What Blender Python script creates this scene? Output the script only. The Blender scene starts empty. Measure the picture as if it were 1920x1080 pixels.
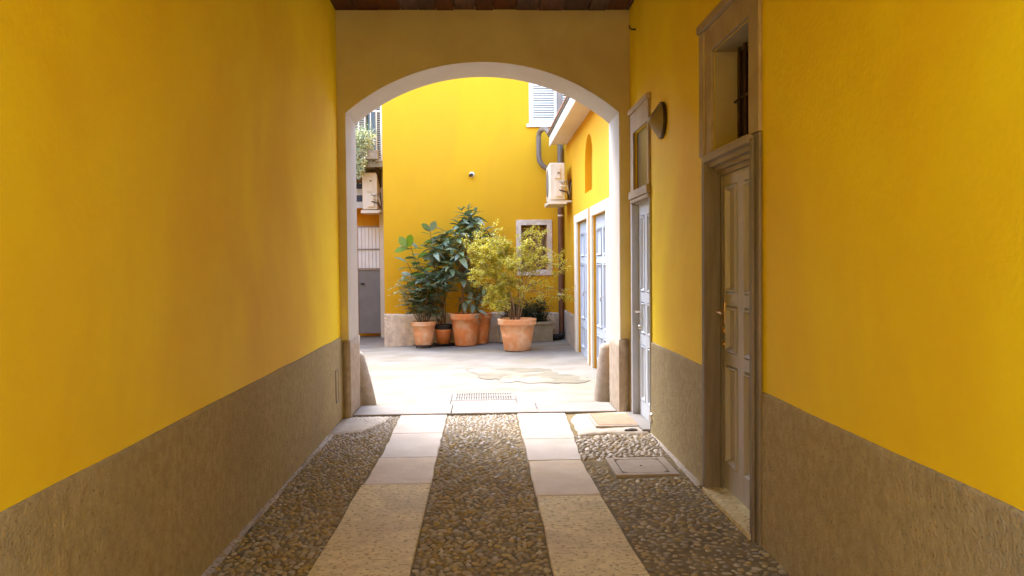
import bpy, bmesh, math, random
from math import radians as R, sin, cos, pi
from mathutils import Vector, Matrix, Euler, noise

random.seed(7)
SC = bpy.context.scene
COL = SC.collection

# ------------------------------------------------------------------ camera
cam_d = bpy.data.cameras.new("camera")
cam = bpy.data.objects.new("camera", cam_d)
COL.objects.link(cam)
YAW, PITCH, ROLL, F = R(2.03), R(-1.66), R(0.55), 1550.0
fw = Vector((sin(YAW) * cos(PITCH), cos(YAW) * cos(PITCH), sin(PITCH)))
r0 = Vector((cos(YAW), -sin(YAW), 0))
u0 = r0.cross(fw)
rt = r0 * cos(ROLL) - u0 * sin(ROLL)
up = u0 * cos(ROLL) + r0 * sin(ROLL)
m = Matrix((rt, up, -fw)).transposed().to_4x4()
m.translation = Vector((0, 0, 1.5))
cam.matrix_world = m
cam_d.sensor_width = 36
cam_d.lens = 36 * F / 1920
cam_d.clip_end = 600
cam_d.clip_start = 0.05
SC.camera = cam

# ------------------------------------------------------------------ light
SUN_EL, SUN_AZ = R(58), R(-35)          # azimuth clockwise from +Y: the sun stands high beyond the courtyard, to the left
world = bpy.data.worlds.new("World")
SC.world = world
world.use_nodes = True
wn = world.node_tree.nodes
wl = world.node_tree.links
bg = wn["Background"]
sky = wn.new("ShaderNodeTexSky")
sky.sky_type = 'NISHITA'
sky.sun_disc = False
sky.sun_elevation = SUN_EL
sky.sun_rotation = SUN_AZ
sky.air_density = 1.0
sky.dust_density = 1.5
sky.ozone_density = 0.6
wl.new(sky.outputs[0], bg.inputs[0])
bg.inputs[1].default_value = 0.15
sun_d = bpy.data.lights.new("sun", 'SUN')
sun_d.energy = 0.5
sun_d.angle = R(35)
sun_d.color = (1.0, 0.95, 0.88)
sun = bpy.data.objects.new("sun", sun_d)
COL.objects.link(sun)
sdir = Vector((sin(SUN_AZ) * cos(SUN_EL), cos(SUN_AZ) * cos(SUN_EL), sin(SUN_EL)))
sun.rotation_euler = sdir.to_track_quat('Z', 'Y').to_euler()
sun.location = (0, 12, 20)
SC.view_settings.view_transform = 'Standard'
SC.view_settings.look = 'None'
SC.view_settings.gamma = 1.0
SC.view_settings.exposure = 3.6
SC.view_settings.use_curve_mapping = False
SC.render.engine = 'CYCLES'
cy = SC.cycles
cy.max_bounces = 14
cy.diffuse_bounces = 12
cy.glossy_bounces = 4
cy.transmission_bounces = 6
cy.sample_clamp_indirect = 8
cy.use_denoising = True
cy.caustics_reflective = False
cy.caustics_refractive = False
PASSAGE_START = 0.35                    # unseen open street end of the passage, placed to set the light inside

# ------------------------------------------------------------------ helpers
WL = {}                                 # world location of every root, so that parts can be given in world metres


def wloc(o):
    return WL.get(o.name, Vector((0, 0, 0))) if o else Vector((0, 0, 0))


def tag(o, label=None, cat=None, group=None, kind=None):
    if label: o["label"] = label
    if cat: o["category"] = cat
    if group: o["group"] = group
    if kind: o["kind"] = kind
    return o


def root(name, loc, label, cat, group=None):
    o = bpy.data.objects.new(name, None)
    o.empty_display_size = 0.1
    COL.objects.link(o)
    o.location = loc
    WL[o.name] = Vector(loc)
    return tag(o, label, cat, group)


class MB:
    def __init__(s):
        s.v, s.f, s.mi, s.sm = [], [], [], []

    def add(s, vs, fs, mi=0, sm=False):
        n = len(s.v)
        s.v += [tuple(v) for v in vs]
        s.f += [tuple(i + n for i in f) for f in fs]
        s.mi += [mi] * len(fs)
        s.sm += [sm] * len(fs)

    def box(s, x0, x1, y0, y1, z0, z1, mi=0):
        s.add([(x0, y0, z0), (x1, y0, z0), (x1, y1, z0), (x0, y1, z0), (x0, y0, z1), (x1, y0, z1), (x1, y1, z1), (x0, y1, z1)],
              [(0, 3, 2, 1), (4, 5, 6, 7), (0, 1, 5, 4), (1, 2, 6, 5), (2, 3, 7, 6), (3, 0, 4, 7)], mi)

    def tube(s, pts, r, n=8, caps=True, mi=0):
        pts = [Vector(p) for p in pts]
        rs = r if isinstance(r, (list, tuple)) else [r] * len(pts)
        vs, fs = [], []
        nx = None
        for i, p in enumerate(pts):
            d = (pts[min(i + 1, len(pts) - 1)] - pts[max(i - 1, 0)]).normalized()
            if nx is None:
                nx = d.orthogonal().normalized()
            nx = (nx - d * nx.dot(d))
            nx = nx.normalized() if nx.length > 1e-5 else d.orthogonal().normalized()
            b = d.cross(nx)
            for k in range(n):
                a = 2 * pi * k / n
                vs.append(p + (nx * cos(a) + b * sin(a)) * rs[i])
        for i in range(len(pts) - 1):
            for k in range(n):
                fs.append((i * n + k, i * n + (k + 1) % n, (i + 1) * n + (k + 1) % n, (i + 1) * n + k))
        s.add(vs, fs, mi, True)
        if caps:
            s.add(vs[:n], [tuple(reversed(range(n)))], mi)
            s.add(vs[-n:], [tuple(range(n))], mi)

    def lathe(s, prof, c, n=40, mi=0, axis='z', wob=0.0):
        vs, fs = [], []
        for r, z in prof:
            for k in range(n):
                a = 2 * pi * k / n
                rr = r * (1 + wob * sin(2 * a + 1))
                if axis == 'z':
                    vs.append((c[0] + rr * cos(a), c[1] + rr * sin(a), c[2] + z))
                elif axis == 'x':
                    vs.append((c[0] + z, c[1] + rr * cos(a), c[2] + rr * sin(a)))
                else:
                    vs.append((c[0] + rr * cos(a), c[1] + z, c[2] + rr * sin(a)))
        for i in range(len(prof) - 1):
            for k in range(n):
                fs.append((i * n + k, i * n + (k + 1) % n, (i + 1) * n + (k + 1) % n, (i + 1) * n + k))
        s.add(vs, fs, mi, True)

    def prism(s, poly, x0, x1, axis='x', mi=0):
        """poly of (a,b) extruded along axis; x -> (y,z), y -> (x,z), z -> (x,y)"""
        def p(t, a, b):
            return (t, a, b) if axis == 'x' else ((a, t, b) if axis == 'y' else (a, b, t))
        n = len(poly)
        vs = [p(x0, a, b) for a, b in poly] + [p(x1, a, b) for a, b in poly]
        fs = [tuple(reversed(range(n))), tuple(range(n, 2 * n))]
        fs += [(i, (i + 1) % n, n + (i + 1) % n, n + i) for i in range(n)]
        s.add(vs, fs, mi)

    def build(s, name, mat, parent=None, bevel=0.0, recalc=True, weld=0.0, loc=None):
        off = wloc(parent)
        me = bpy.data.meshes.new(name)
        lo = Vector(loc) if loc is not None else Vector((0, 0, 0))
        o0 = off + lo if parent else lo
        me.from_pydata([(v[0] - o0[0], v[1] - o0[1], v[2] - o0[2]) for v in s.v], [], s.f)
        for i, p in enumerate(me.polygons):
            p.material_index = s.mi[i]
            p.use_smooth = s.sm[i]
        for mm in (mat if isinstance(mat, (list, tuple)) else [mat]):
            me.materials.append(mm)
        if recalc or bevel or weld:
            bm = bmesh.new()
            bm.from_mesh(me)
            if weld:
                bmesh.ops.remove_doubles(bm, verts=bm.verts, dist=weld)
            if recalc:
                bmesh.ops.recalc_face_normals(bm, faces=bm.faces)
            if bevel:
                es = [e for e in bm.edges if len(e.link_faces) == 2 and e.calc_face_angle(0) > 0.6]
                bmesh.ops.bevel(bm, geom=es, offset=bevel, segments=2, profile=0.6, affect='EDGES', clamp_overlap=True)
            bm.to_mesh(me)
            bm.free()
        me.update()
        o = bpy.data.objects.new(name, me)
        COL.objects.link(o)
        o.location = lo
        if parent:
            o.parent = parent
        WL[o.name] = o0
        return o


def copy_obj(o, parent, **kw):
    c = o.copy()
    COL.objects.link(c)
    c.parent = parent
    for k, v in kw.items():
        setattr(c, k, v)
    return c


# ------------------------------------------------------------------ materials
def hexc(c):
    return (c[0], c[1], c[2], 1)


def mat(name, c1, c2=None, scale=3.0, rough=0.8, bump=0.0, bscale=60.0, bdist=0.004, stretch=(1, 1, 1), c3=None, s3=0.6, t3=(0.5, 0.75),
        speck=None, metal=0.0, isl=0.0, spec=0.3, bstretch=(1, 1, 1), bump2=0.0, b2scale=6.0, vor=0.0, vscale=40.0):
    m = bpy.data.materials.new(name)
    m.use_nodes = True
    nt = m.node_tree
    N, L = nt.nodes, nt.links
    b = N["Principled BSDF"]
    b.inputs["Roughness"].default_value = rough
    b.inputs["Metallic"].default_value = metal
    b.inputs["Specular IOR Level"].default_value = spec
    tc = N.new("ShaderNodeTexCoord")
    mp = N.new("ShaderNodeMapping")
    mp.inputs["Scale"].default_value = stretch
    L.new(tc.outputs["Object"], mp.inputs[0])
    if c2 is None:
        c2 = tuple(x * 0.88 for x in c1)
    nz = N.new("ShaderNodeTexNoise")
    nz.inputs["Scale"].default_value = scale
    nz.inputs["Detail"].default_value = 8
    nz.inputs["Roughness"].default_value = 0.62
    L.new(mp.outputs[0], nz.inputs["Vector"])
    cr = N.new("ShaderNodeValToRGB")
    cr.color_ramp.elements[0].position = 0.36
    cr.color_ramp.elements[0].color = hexc(c1)
    cr.color_ramp.elements[1].position = 0.66
    cr.color_ramp.elements[1].color = hexc(c2)
    L.new(nz.outputs["Fac"], cr.inputs[0])
    out = cr.outputs[0]

    def mix(fac, a, colr, typ='MIX'):
        mx = N.new("ShaderNodeMix")
        mx.data_type = 'RGBA'
        mx.blend_type = typ
        if isinstance(fac, float):
            mx.inputs[0].default_value = fac
        else:
            L.new(fac, mx.inputs[0])
        L.new(a, mx.inputs[6])
        if isinstance(colr, tuple):
            mx.inputs[7].default_value = hexc(colr)
        else:
            L.new(colr, mx.inputs[7])
        return mx.outputs[2]
    if c3:
        n3 = N.new("ShaderNodeTexNoise")
        n3.inputs["Scale"].default_value = s3
        n3.inputs["Detail"].default_value = 5
        n3.inputs["Distortion"].default_value = 0.6
        L.new(mp.outputs[0], n3.inputs["Vector"])
        rr = N.new("ShaderNodeMapRange")
        rr.inputs[1].default_value, rr.inputs[2].default_value = t3
        rr.inputs[4].default_value = 0.85
        L.new(n3.outputs["Fac"], rr.inputs[0])
        out = mix(rr.outputs[0], out, c3)
    if speck:
        sc_, col_, thr = speck
        n4 = N.new("ShaderNodeTexNoise")
        n4.inputs["Scale"].default_value = sc_
        n4.inputs["Detail"].default_value = 3
        L.new(tc.outputs["Object"], n4.inputs["Vector"])
        r4 = N.new("ShaderNodeMapRange")
        r4.inputs[1].default_value, r4.inputs[2].default_value = thr, thr + 0.08
        r4.inputs[4].default_value = 0.8
        L.new(n4.outputs["Fac"], r4.inputs[0])
        out = mix(r4.outputs[0], out, col_)
    if isl:
        g = N.new("ShaderNodeNewGeometry")
        oi = N.new("ShaderNodeObjectInfo")
        ad = N.new("ShaderNodeMath"); ad.operation = 'ADD'
        L.new(g.outputs["Random Per Island"], ad.inputs[0])
        L.new(oi.outputs["Random"], ad.inputs[1])
        fr = N.new("ShaderNodeMath"); fr.operation = 'FRACT'
        L.new(ad.outputs[0], fr.inputs[0])
        hs = N.new("ShaderNodeHueSaturation")
        r5 = N.new("ShaderNodeMapRange")
        r5.inputs[3].default_value, r5.inputs[4].default_value = 1 - isl, 1 + isl
        L.new(fr.outputs[0], r5.inputs[0])
        L.new(r5.outputs[0], hs.inputs["Value"])
        r6 = N.new("ShaderNodeMapRange")
        m7 = N.new("ShaderNodeMath"); m7.operation = 'MULTIPLY'; m7.inputs[1].default_value = 7.31
        f7 = N.new("ShaderNodeMath"); f7.operation = 'FRACT'
        L.new(fr.outputs[0], m7.inputs[0]); L.new(m7.outputs[0], f7.inputs[0])
        r6.inputs[3].default_value, r6.inputs[4].default_value = 0.55, 1.25
        L.new(f7.outputs[0], r6.inputs[0])
        L.new(r6.outputs[0], hs.inputs["Saturation"])
        L.new(out, hs.inputs["Color"])
        out = hs.outputs[0]
    L.new(out, b.inputs["Base Color"])
    nrm = None
    if vor:
        vo = N.new("ShaderNodeTexVoronoi")
        vo.inputs["Scale"].default_value = vscale
        mp3 = N.new("ShaderNodeMapping"); mp3.inputs["Scale"].default_value = bstretch
        L.new(tc.outputs["Object"], mp3.inputs[0])
        L.new(mp3.outputs[0], vo.inputs["Vector"])
        bp = N.new("ShaderNodeBump")
        bp.inputs["Strength"].default_value = vor
        bp.inputs["Distance"].default_value = bdist
        bp.invert = True
        L.new(vo.outputs["Distance"], bp.inputs["Height"])
        nrm = bp.outputs[0]
    for st, sc_, ds in ((bump2, b2scale, 0.02), (bump, bscale, bdist)):
        if st:
            mp2 = N.new("ShaderNodeMapping"); mp2.inputs["Scale"].default_value = bstretch
            L.new(tc.outputs["Object"], mp2.inputs[0])
            nb = N.new("ShaderNodeTexNoise")
            nb.inputs["Scale"].default_value = sc_
            nb.inputs["Detail"].default_value = 6
            L.new(mp2.outputs[0], nb.inputs["Vector"])
            bp = N.new("ShaderNodeBump")
            bp.inputs["Strength"].default_value = st
            bp.inputs["Distance"].default_value = ds
            L.new(nb.outputs["Fac"], bp.inputs["Height"])
            if nrm:
                L.new(nrm, bp.inputs["Normal"])
            nrm = bp.outputs[0]
    if nrm:
        L.new(nrm, b.inputs["Normal"])
    return m


def leafmat(name, c, trans, rough=0.45, isl=0.35, ramp=None):
    m = mat(name, c, tuple(x * 0.7 for x in c), scale=30, rough=rough, isl=isl, spec=0.5)
    N, L = m.node_tree.nodes, m.node_tree.links
    b = N["Principled BSDF"]
    tr = N.new("ShaderNodeBsdfTranslucent")
    tr.inputs[0].default_value = hexc(trans)
    mx = N.new("ShaderNodeMixShader")
    mx.inputs[0].default_value = 0.3
    L.new(b.outputs[0], mx.inputs[1])
    L.new(tr.outputs[0], mx.inputs[2])
    L.new(mx.outputs[0], N["Material Output"].inputs[0])
    return m


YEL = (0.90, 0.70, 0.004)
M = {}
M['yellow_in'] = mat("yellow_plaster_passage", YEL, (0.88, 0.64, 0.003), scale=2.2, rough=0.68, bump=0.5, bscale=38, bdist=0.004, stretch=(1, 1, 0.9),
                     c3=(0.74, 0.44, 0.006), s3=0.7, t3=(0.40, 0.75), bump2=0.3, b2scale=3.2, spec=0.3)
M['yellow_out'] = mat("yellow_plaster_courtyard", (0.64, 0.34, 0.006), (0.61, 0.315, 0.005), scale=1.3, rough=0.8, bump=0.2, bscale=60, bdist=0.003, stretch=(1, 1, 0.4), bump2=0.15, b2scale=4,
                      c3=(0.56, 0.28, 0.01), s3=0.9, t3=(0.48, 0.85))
M['orange_in'] = mat("ochre_plaster", (0.72, 0.36, 0.02), (0.66, 0.30, 0.02), scale=2, rough=0.8)
M['arch'] = mat("beige_plaster_bounce_tint", (0.66, 0.58, 0.30), (0.58, 0.50, 0.24), scale=1.6, rough=0.8, bump=0.2, bscale=50, bdist=0.002,
                c3=(0.44, 0.33, 0.18), s3=0.8, t3=(0.5, 0.8), bump2=0.1, b2scale=3)  # front of the arch wall: yellow bounce light tinted into the beige
M['dado'] = mat("rough_grey_render", (0.42, 0.345, 0.19), (0.31, 0.25, 0.13), scale=22, rough=0.88, bump=0.8, bscale=65, bdist=0.009, stretch=(1, 1, 0.85),
                c3=(0.30, 0.24, 0.14), s3=1.6, t3=(0.5, 0.8), bstretch=(1, 1, 1), vor=0.22, vscale=90, bump2=0.3, b2scale=24, speck=(70, (0.16, 0.115, 0.06), 0.62))
M['dado_out'] = mat("roughcast_plinth", (0.80, 0.68, 0.54), (0.60, 0.50, 0.38), scale=9, rough=0.9, bump=1.0, bscale=28, bdist=0.02,
                    c3=(0.30, 0.24, 0.18), s3=2.5, t3=(0.5, 0.75))
M['mortar'] = mat("mortar_bed", (0.22, 0.165, 0.075), (0.12, 0.087, 0.04), scale=6, rough=0.85, bump=0.7, bscale=90, bdist=0.005, c3=(0.36, 0.30, 0.22), s3=1.2,
                  t3=(0.55, 0.75), bump2=0.4, b2scale=10)
M['cement'] = mat("pale_cement_patch", (0.50, 0.45, 0.39), (0.38, 0.33, 0.28), scale=5, rough=0.8, bump=0.6, bscale=80, bdist=0.004, bump2=0.3, b2scale=9)
M['pebble'] = mat("river_pebble", (0.35, 0.27, 0.125), (0.25, 0.19, 0.08), scale=18, rough=0.62, bump=0.15, bscale=90, bdist=0.002, isl=0.32, spec=0.45)
M['pebble_pale'] = mat("pale_river_pebble", (0.40, 0.345, 0.28), (0.29, 0.24, 0.19), scale=18, rough=0.5, bump=0.2, bscale=90, bdist=0.002, isl=0.28, spec=0.5)
M['pebble_dark'] = mat("dark_river_pebble", (0.09, 0.085, 0.08), (0.06, 0.055, 0.05), scale=18, rough=0.5)
M['slab_smooth'] = mat("smooth_stone_slab", (0.60, 0.55, 0.51), (0.52, 0.46, 0.41), scale=3, rough=0.55, bump=0.15, bscale=90, bdist=0.002,
                       c3=(0.42, 0.36, 0.30), s3=1.6, t3=(0.5, 0.8), speck=(110, (0.33, 0.28, 0.24), 0.62), spec=0.4)
M['slab_granite'] = mat("speckled_granite_slab", (0.76, 0.63, 0.33), (0.58, 0.46, 0.21), scale=14, rough=0.62, bump=0.9, bscale=45, bdist=0.007,
                        c3=(0.46, 0.36, 0.20), s3=2.6, t3=(0.45, 0.75), speck=(38, (0.30, 0.22, 0.10), 0.555), spec=0.4, bump2=0.45, b2scale=30, bstretch=(0.6, 1.2, 1))
M['slab_mid'] = mat("beige_stone_slab", (0.64, 0.54, 0.41), (0.55, 0.45, 0.33), scale=5, rough=0.6, bump=0.3, bscale=80, bdist=0.003, c3=(0.50, 0.40, 0.27), s3=2, t3=(0.5, 0.8), speck=(45, (0.38, 0.29, 0.18), 0.62))
M['slab_pale'] = mat("pale_threshold_stone", (0.25, 0.235, 0.225), (0.205, 0.19, 0.18), scale=4, rough=0.6, bump=0.2, bscale=70, bdist=0.002,
                     c3=(0.28, 0.25, 0.225), s3=1.5, t3=(0.5, 0.8))
M['court'] = mat("worn_courtyard_concrete", (0.265, 0.245, 0.22), (0.175, 0.16, 0.135), scale=2.2, rough=0.75, bump=0.3, bscale=40, bdist=0.004,
                 c3=(0.22, 0.195, 0.14), s3=1.1, t3=(0.48, 0.68), stretch=(0.8, 1.0, 1), bump2=0.2, b2scale=3)
M['court_patch'] = mat("olive_concrete_repair", (0.19, 0.175, 0.13), (0.14, 0.13, 0.10), scale=3, rough=0.8, bump=0.3, bscale=40, c3=(0.5, 0.47, 0.38), s3=1.5,
                       t3=(0.5, 0.7))
M['earth'] = mat("street_paving", (0.36, 0.33, 0.29), (0.28, 0.25, 0.22), scale=0.8, rough=0.9)
M['wood_dark'] = mat("dark_ceiling_wood", (0.10, 0.033, 0.014), (0.035, 0.012, 0.006), scale=6, rough=0.6, stretch=(6, 0.5, 1), bump=0.4, bscale=40, isl=0.3)
M['door_grey'] = mat("grey_brown_door_paint", (0.47, 0.44, 0.42), (0.37, 0.345, 0.33), scale=5, rough=0.5, stretch=(3, 3, 0.4), bump=0.2, bscale=40, bdist=0.002,
                     bstretch=(3, 3, 0.3), spec=0.4)
M['door_frame'] = mat("grey_brown_frame_paint", (0.24, 0.205, 0.17), (0.17, 0.14, 0.11), scale=6, rough=0.6, stretch=(3, 3, 0.4), bump=0.3, bscale=40, bdist=0.002)
M['surround'] = mat("beige_surround_paint", (0.42, 0.34, 0.24), (0.34, 0.26, 0.17), scale=4, rough=0.65, c3=(0.25, 0.19, 0.13), s3=3, t3=(0.6, 0.8), bump=0.3,
                    bscale=50, bdist=0.002)
M['cornice'] = mat("worn_cornice_wood", (0.36, 0.30, 0.235), (0.25, 0.20, 0.145), scale=8, rough=0.6, stretch=(1, 0.4, 3), bump=0.3, bscale=60, bdist=0.002)
M['recess'] = mat("recess_plaster", (0.42, 0.35, 0.22), (0.37, 0.30, 0.18), scale=3, rough=0.8)
M['blue_door'] = mat("pale_blue_door_paint", (0.54, 0.61, 0.71), (0.48, 0.55, 0.65), scale=4, rough=0.45, stretch=(2, 2, 0.4), spec=0.4)
M['blue_frame'] = mat("grey_blue_frame_paint", (0.46, 0.48, 0.53), (0.38, 0.41, 0.46), scale=4, rough=0.5)
M['blue_leaf'] = mat("courtyard_door_paint", (0.42, 0.49, 0.59), (0.38, 0.45, 0.55), scale=3, rough=0.5)
M['cream'] = mat("cream_surround", (0.72, 0.66, 0.55), (0.66, 0.58, 0.46), scale=3, rough=0.75, bump=0.15, bscale=50)
M['white'] = mat("white_paint", (0.78, 0.74, 0.68), (0.70, 0.65, 0.57), scale=4, rough=0.55)
M['soffit'] = mat("soffit_plaster", (0.70, 0.60, 0.46), (0.66, 0.54, 0.40), scale=2, rough=0.8)
M['stone_frame'] = mat("window_stone", (0.62, 0.52, 0.42), (0.50, 0.40, 0.30), scale=9, rough=0.85, c3=(0.70, 0.62, 0.52), s3=6, t3=(0.45, 0.6), bump=0.8, bscale=40,
                       bdist=0.006)
M['guard'] = mat("guard_stone_granite", (0.42, 0.37, 0.32), (0.32, 0.28, 0.24), scale=12, rough=0.8, bump=0.5, bscale=50, bdist=0.005, speck=(60, (0.22, 0.17, 0.13), 0.6))
M['terra'] = mat("terracotta", (0.72, 0.27, 0.09), (0.64, 0.22, 0.07), scale=6, rough=0.75, c3=(0.74, 0.46, 0.28), s3=5.0, t3=(0.47, 0.68), bump=0.15, bscale=60)
M['terra_pale'] = mat("weathered_terracotta", (0.80, 0.40, 0.20), (0.72, 0.33, 0.14), scale=5, rough=0.8, c3=(0.82, 0.58, 0.40), s3=5.0, t3=(0.45, 0.66), bump=0.15, bscale=60)
M['soil'] = mat("potting_soil", (0.07, 0.045, 0.03), (0.03, 0.02, 0.015), scale=20, rough=0.95, bump=1, bscale=60, bdist=0.01)
M['black'] = mat("black_plastic", (0.03, 0.03, 0.032), rough=0.5)
M['dark_glass'] = mat("dark_window_glass", (0.035, 0.028, 0.02), rough=0.12, spec=0.5)
M['brown_glass'] = mat("brown_transom_glass", (0.085, 0.06, 0.03), (0.065, 0.045, 0.02), rough=0.3, spec=0.5)
M['bar'] = mat("rusty_window_bar", (0.06, 0.025, 0.018), (0.03, 0.015, 0.012), scale=20, rough=0.6)
M['iron'] = mat("worn_grey_metal", (0.34, 0.31, 0.28), (0.26, 0.23, 0.20), scale=10, rough=0.5, metal=0.3)
M['grate'] = mat("galvanised_grate", (0.26, 0.25, 0.24), (0.21, 0.20, 0.19), scale=10, rough=0.55, metal=0.3)
M['gap_shade'] = mat("painted_gap_shade", (0.11, 0.10, 0.09), rough=0.9)  # shade of the drain gaps, groove and hole put into the colour
M['manhole'] = mat("cement_filled_cover", (0.40, 0.34, 0.28), (0.34, 0.28, 0.22), scale=8, rough=0.7, bump=0.3, bscale=60, bdist=0.003)
M['mat'] = mat("tan_coir_doormat", (0.40, 0.27, 0.185), (0.33, 0.22, 0.15), scale=10, rough=0.95, bump=0.8, bscale=120, bdist=0.004, speck=(60, (0.33, 0.21, 0.14), 0.62))
M['brass'] = mat("brass", (0.75, 0.52, 0.24), (0.6, 0.4, 0.18), rough=0.3, metal=1.0, scale=20)
M['chrome'] = mat("steel_handle", (0.7, 0.68, 0.65), rough=0.3, metal=1.0)
M['lamp_shade'] = mat("opal_lamp_shade", (0.30, 0.24, 0.14), (0.26, 0.21, 0.12), rough=0.4, scale=3)
M['lamp_base'] = mat("dark_lamp_ring", (0.055, 0.035, 0.02), rough=0.45)
M['pipe_brown'] = mat("brown_downpipe", (0.16, 0.065, 0.035), (0.12, 0.05, 0.028), scale=6, rough=0.45, spec=0.5)
M['pipe_grey'] = mat("grey_brown_pipe", (0.20, 0.155, 0.12), (0.17, 0.13, 0.10), scale=6, rough=0.45, spec=0.5)
M['ac'] = mat("ivory_unit_casing", (0.74, 0.66, 0.54), (0.68, 0.60, 0.47), scale=3, rough=0.45, spec=0.5)
M['ac_dark'] = mat("unit_grille", (0.22, 0.19, 0.16), rough=0.5)
M['tile'] = mat("roof_tile", (0.34, 0.15, 0.08), (0.24, 0.11, 0.06), scale=5, rough=0.85)
M['gutter'] = mat("dark_gutter", (0.10, 0.08, 0.07), rough=0.45)
M['gate_white'] = mat("white_gate_paint", (0.85, 0.84, 0.82), (0.80, 0.79, 0.76), scale=5, rough=0.5)
M['gate_grey'] = mat("grey_gate_sheet", (0.24, 0.23, 0.22), (0.20, 0.19, 0.18), scale=3, rough=0.5)
M['conc'] = mat("concrete_trough", (0.34, 0.31, 0.25), (0.25, 0.23, 0.17), scale=6, rough=0.9, bump=0.5, bscale=50)
M['slate'] = mat("striped_awning_blue", (0.10, 0.11, 0.16), rough=0.8)
M['bark'] = mat("bark", (0.24, 0.15, 0.09), (0.15, 0.09, 0.05), scale=20, rough=0.85, stretch=(1, 1, 0.3))
M['bark_red'] = mat("reddish_bark", (0.26, 0.16, 0.09), (0.19, 0.12, 0.07), scale=20, rough=0.8, stretch=(1, 1, 0.3))
M['leaf_rubber'] = leafmat("rubber_leaf", (0.20, 0.25, 0.15), (0.16, 0.30, 0.03), rough=0.35)  # rubber, loquat and feathery leaf colours lightened in place of sky sheen
M['leaf_bright'] = leafmat("young_leaf", (0.14, 0.22, 0.04), (0.25, 0.42, 0.04), rough=0.35)
M['leaf_loquat'] = leafmat("loquat_leaf", (0.27, 0.34, 0.20), (0.10, 0.17, 0.05), rough=0.33)
M['leaf_feather'] = leafmat("blue_green_leaflet", (0.30, 0.40, 0.26), (0.17, 0.26, 0.12), rough=0.45)
M['leaf_yellow'] = leafmat("yellow_green_leaflet", (0.56, 0.50, 0.04), (0.85, 0.78, 0.06), rough=0.5, isl=0.5)
M['leaf_dark'] = leafmat("dark_small_leaf", (0.035, 0.06, 0.025), (0.06, 0.10, 0.03), rough=0.45)
M['petal'] = leafmat("pale_petal", (0.86, 0.90, 0.58), (0.5, 0.55, 0.3), rough=0.6)

# ------------------------------------------------------------------ wall helper
def gridwall(mb, axis, pos, depth, u0, u1, v0, v1, holes, back=True, mi=0):
    """wall in plane axis=pos (x or y), body going to pos+depth, rectangular holes (u0,u1,v0,v1) with reveals"""
    us = sorted({u0, u1, *[h[0] for h in holes], *[h[1] for h in holes]})
    vs = sorted({v0, v1, *[h[2] for h in holes], *[h[3] for h in holes]})
    def P(d, u, v):
        return (pos + d, u, v) if axis == 'x' else (u, pos + d, v)
    def solid(i, j):
        if i < 0 or j < 0 or i >= len(us) - 1 or j >= len(vs) - 1: return False
        a, b = (us[i] + us[i + 1]) / 2, (vs[j] + vs[j + 1]) / 2
        return not any(h[0] < a < h[1] and h[2] < b < h[3] for h in holes)
    for i in range(len(us) - 1):
        for j in range(len(vs) - 1):
            if not solid(i, j): continue
            a, b, c, d = us[i], us[i + 1], vs[j], vs[j + 1]
            mb.add([P(0, a, c), P(0, b, c), P(0, b, d), P(0, a, d)], [(0, 1, 2, 3)], mi)
            if back:
                mb.add([P(depth, a, c), P(depth, b, c), P(depth, b, d), P(depth, a, d)], [(0, 1, 2, 3)], mi)
            for (ii, jj, q) in ((i - 1, j, (a, c, a, d)), (i + 1, j, (b, c, b, d)), (i, j - 1, (a, c, b, c)), (i, j + 1, (a, d, b, d))):
                if not solid(ii, jj):
                    mb.add([P(0, q[0], q[1]), P(0, q[2], q[3]), P(depth, q[2], q[3]), P(depth, q[0], q[1])], [(0, 1, 2, 3)], mi)


def rough_sheet(mb, axis, pos, out, u0, u1, v0, v1, step, amp, seed, topamp=0.004, bev=0.012):
    """a rendered dado: a displaced sheet standing proud by |out| of the wall, rounded into it at the top"""
    nu, nv = max(2, int((u1 - u0) / step)), max(2, int((v1 - v0) / step))
    vs, fs = [], []
    rows = [v0 + (v1 - v0 - bev) * j / nv for j in range(nv + 1)] + [v1 - bev * 0.3, v1, v1]
    for j, v in enumerate(rows):
        for i in range(nu + 1):
            u = u0 + (u1 - u0) * i / nu
            vtop = 0
            n1 = noise.noise(Vector((u * 2.3 + seed, v * 1.6, seed))) * 0.7 + noise.noise(Vector((u * 11 + seed, v * 6, 3.1))) * 0.35 + noise.noise(Vector((u * 30, v * 16, seed))) * 0.22
            d = out * (1 + 0) + (1 if out > 0 else -1) * amp * n1
            vv = v
            if j > nv:
                vv = v + topamp * (noise.noise(Vector((u * 1.7, seed, 0))) * 1.8 + 0.3 * noise.noise(Vector((u * 12, seed, 0))))
                d = (out * 0.75, out * 0.35, 0)[j - nv - 1] if j - nv - 1 < 3 else 0
            if j == len(rows) - 1:
                d = -out * 0.3
            vs.append((pos + d, u, vv) if axis == 'x' else (u, pos + d, vv))
    w = nu + 1
    for j in range(len(rows) - 1):
        for i in range(nu):
            fs.append((j * w + i, j * w + i + 1, (j + 1) * w + i + 1, (j + 1) * w + i))
    mb.add(vs, fs, 0, True)
    # end returns
    for i in (0, nu):
        e = [j * w + i for j in range(len(rows))]
        vv = [vs[k] for k in e]
        back = [((pos - out * 0.3), q[1], q[2]) if axis == 'x' else (q[0], pos - out * 0.3, q[2]) for q in vv]
        n = len(e)
        mb.add(vv + back, [(k, k + 1, n + k + 1, n + k) for k in range(n - 1)], 0)


XL, XR, YA, YB = -1.405, 1.475, 8.18, 8.83
ZC = 3.98

# ------------------------------------------------------------------ ground and setting
def gz(x, y):
    """courtyard ground: falls towards the drain, rises to the far right"""
    t = min(1, max(0, (y - 8.9) / 6.7))
    return t * (-0.03 + max(-0.2, min(1.2, (x + 1.85) / 3.4)) * 0.125)


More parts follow.
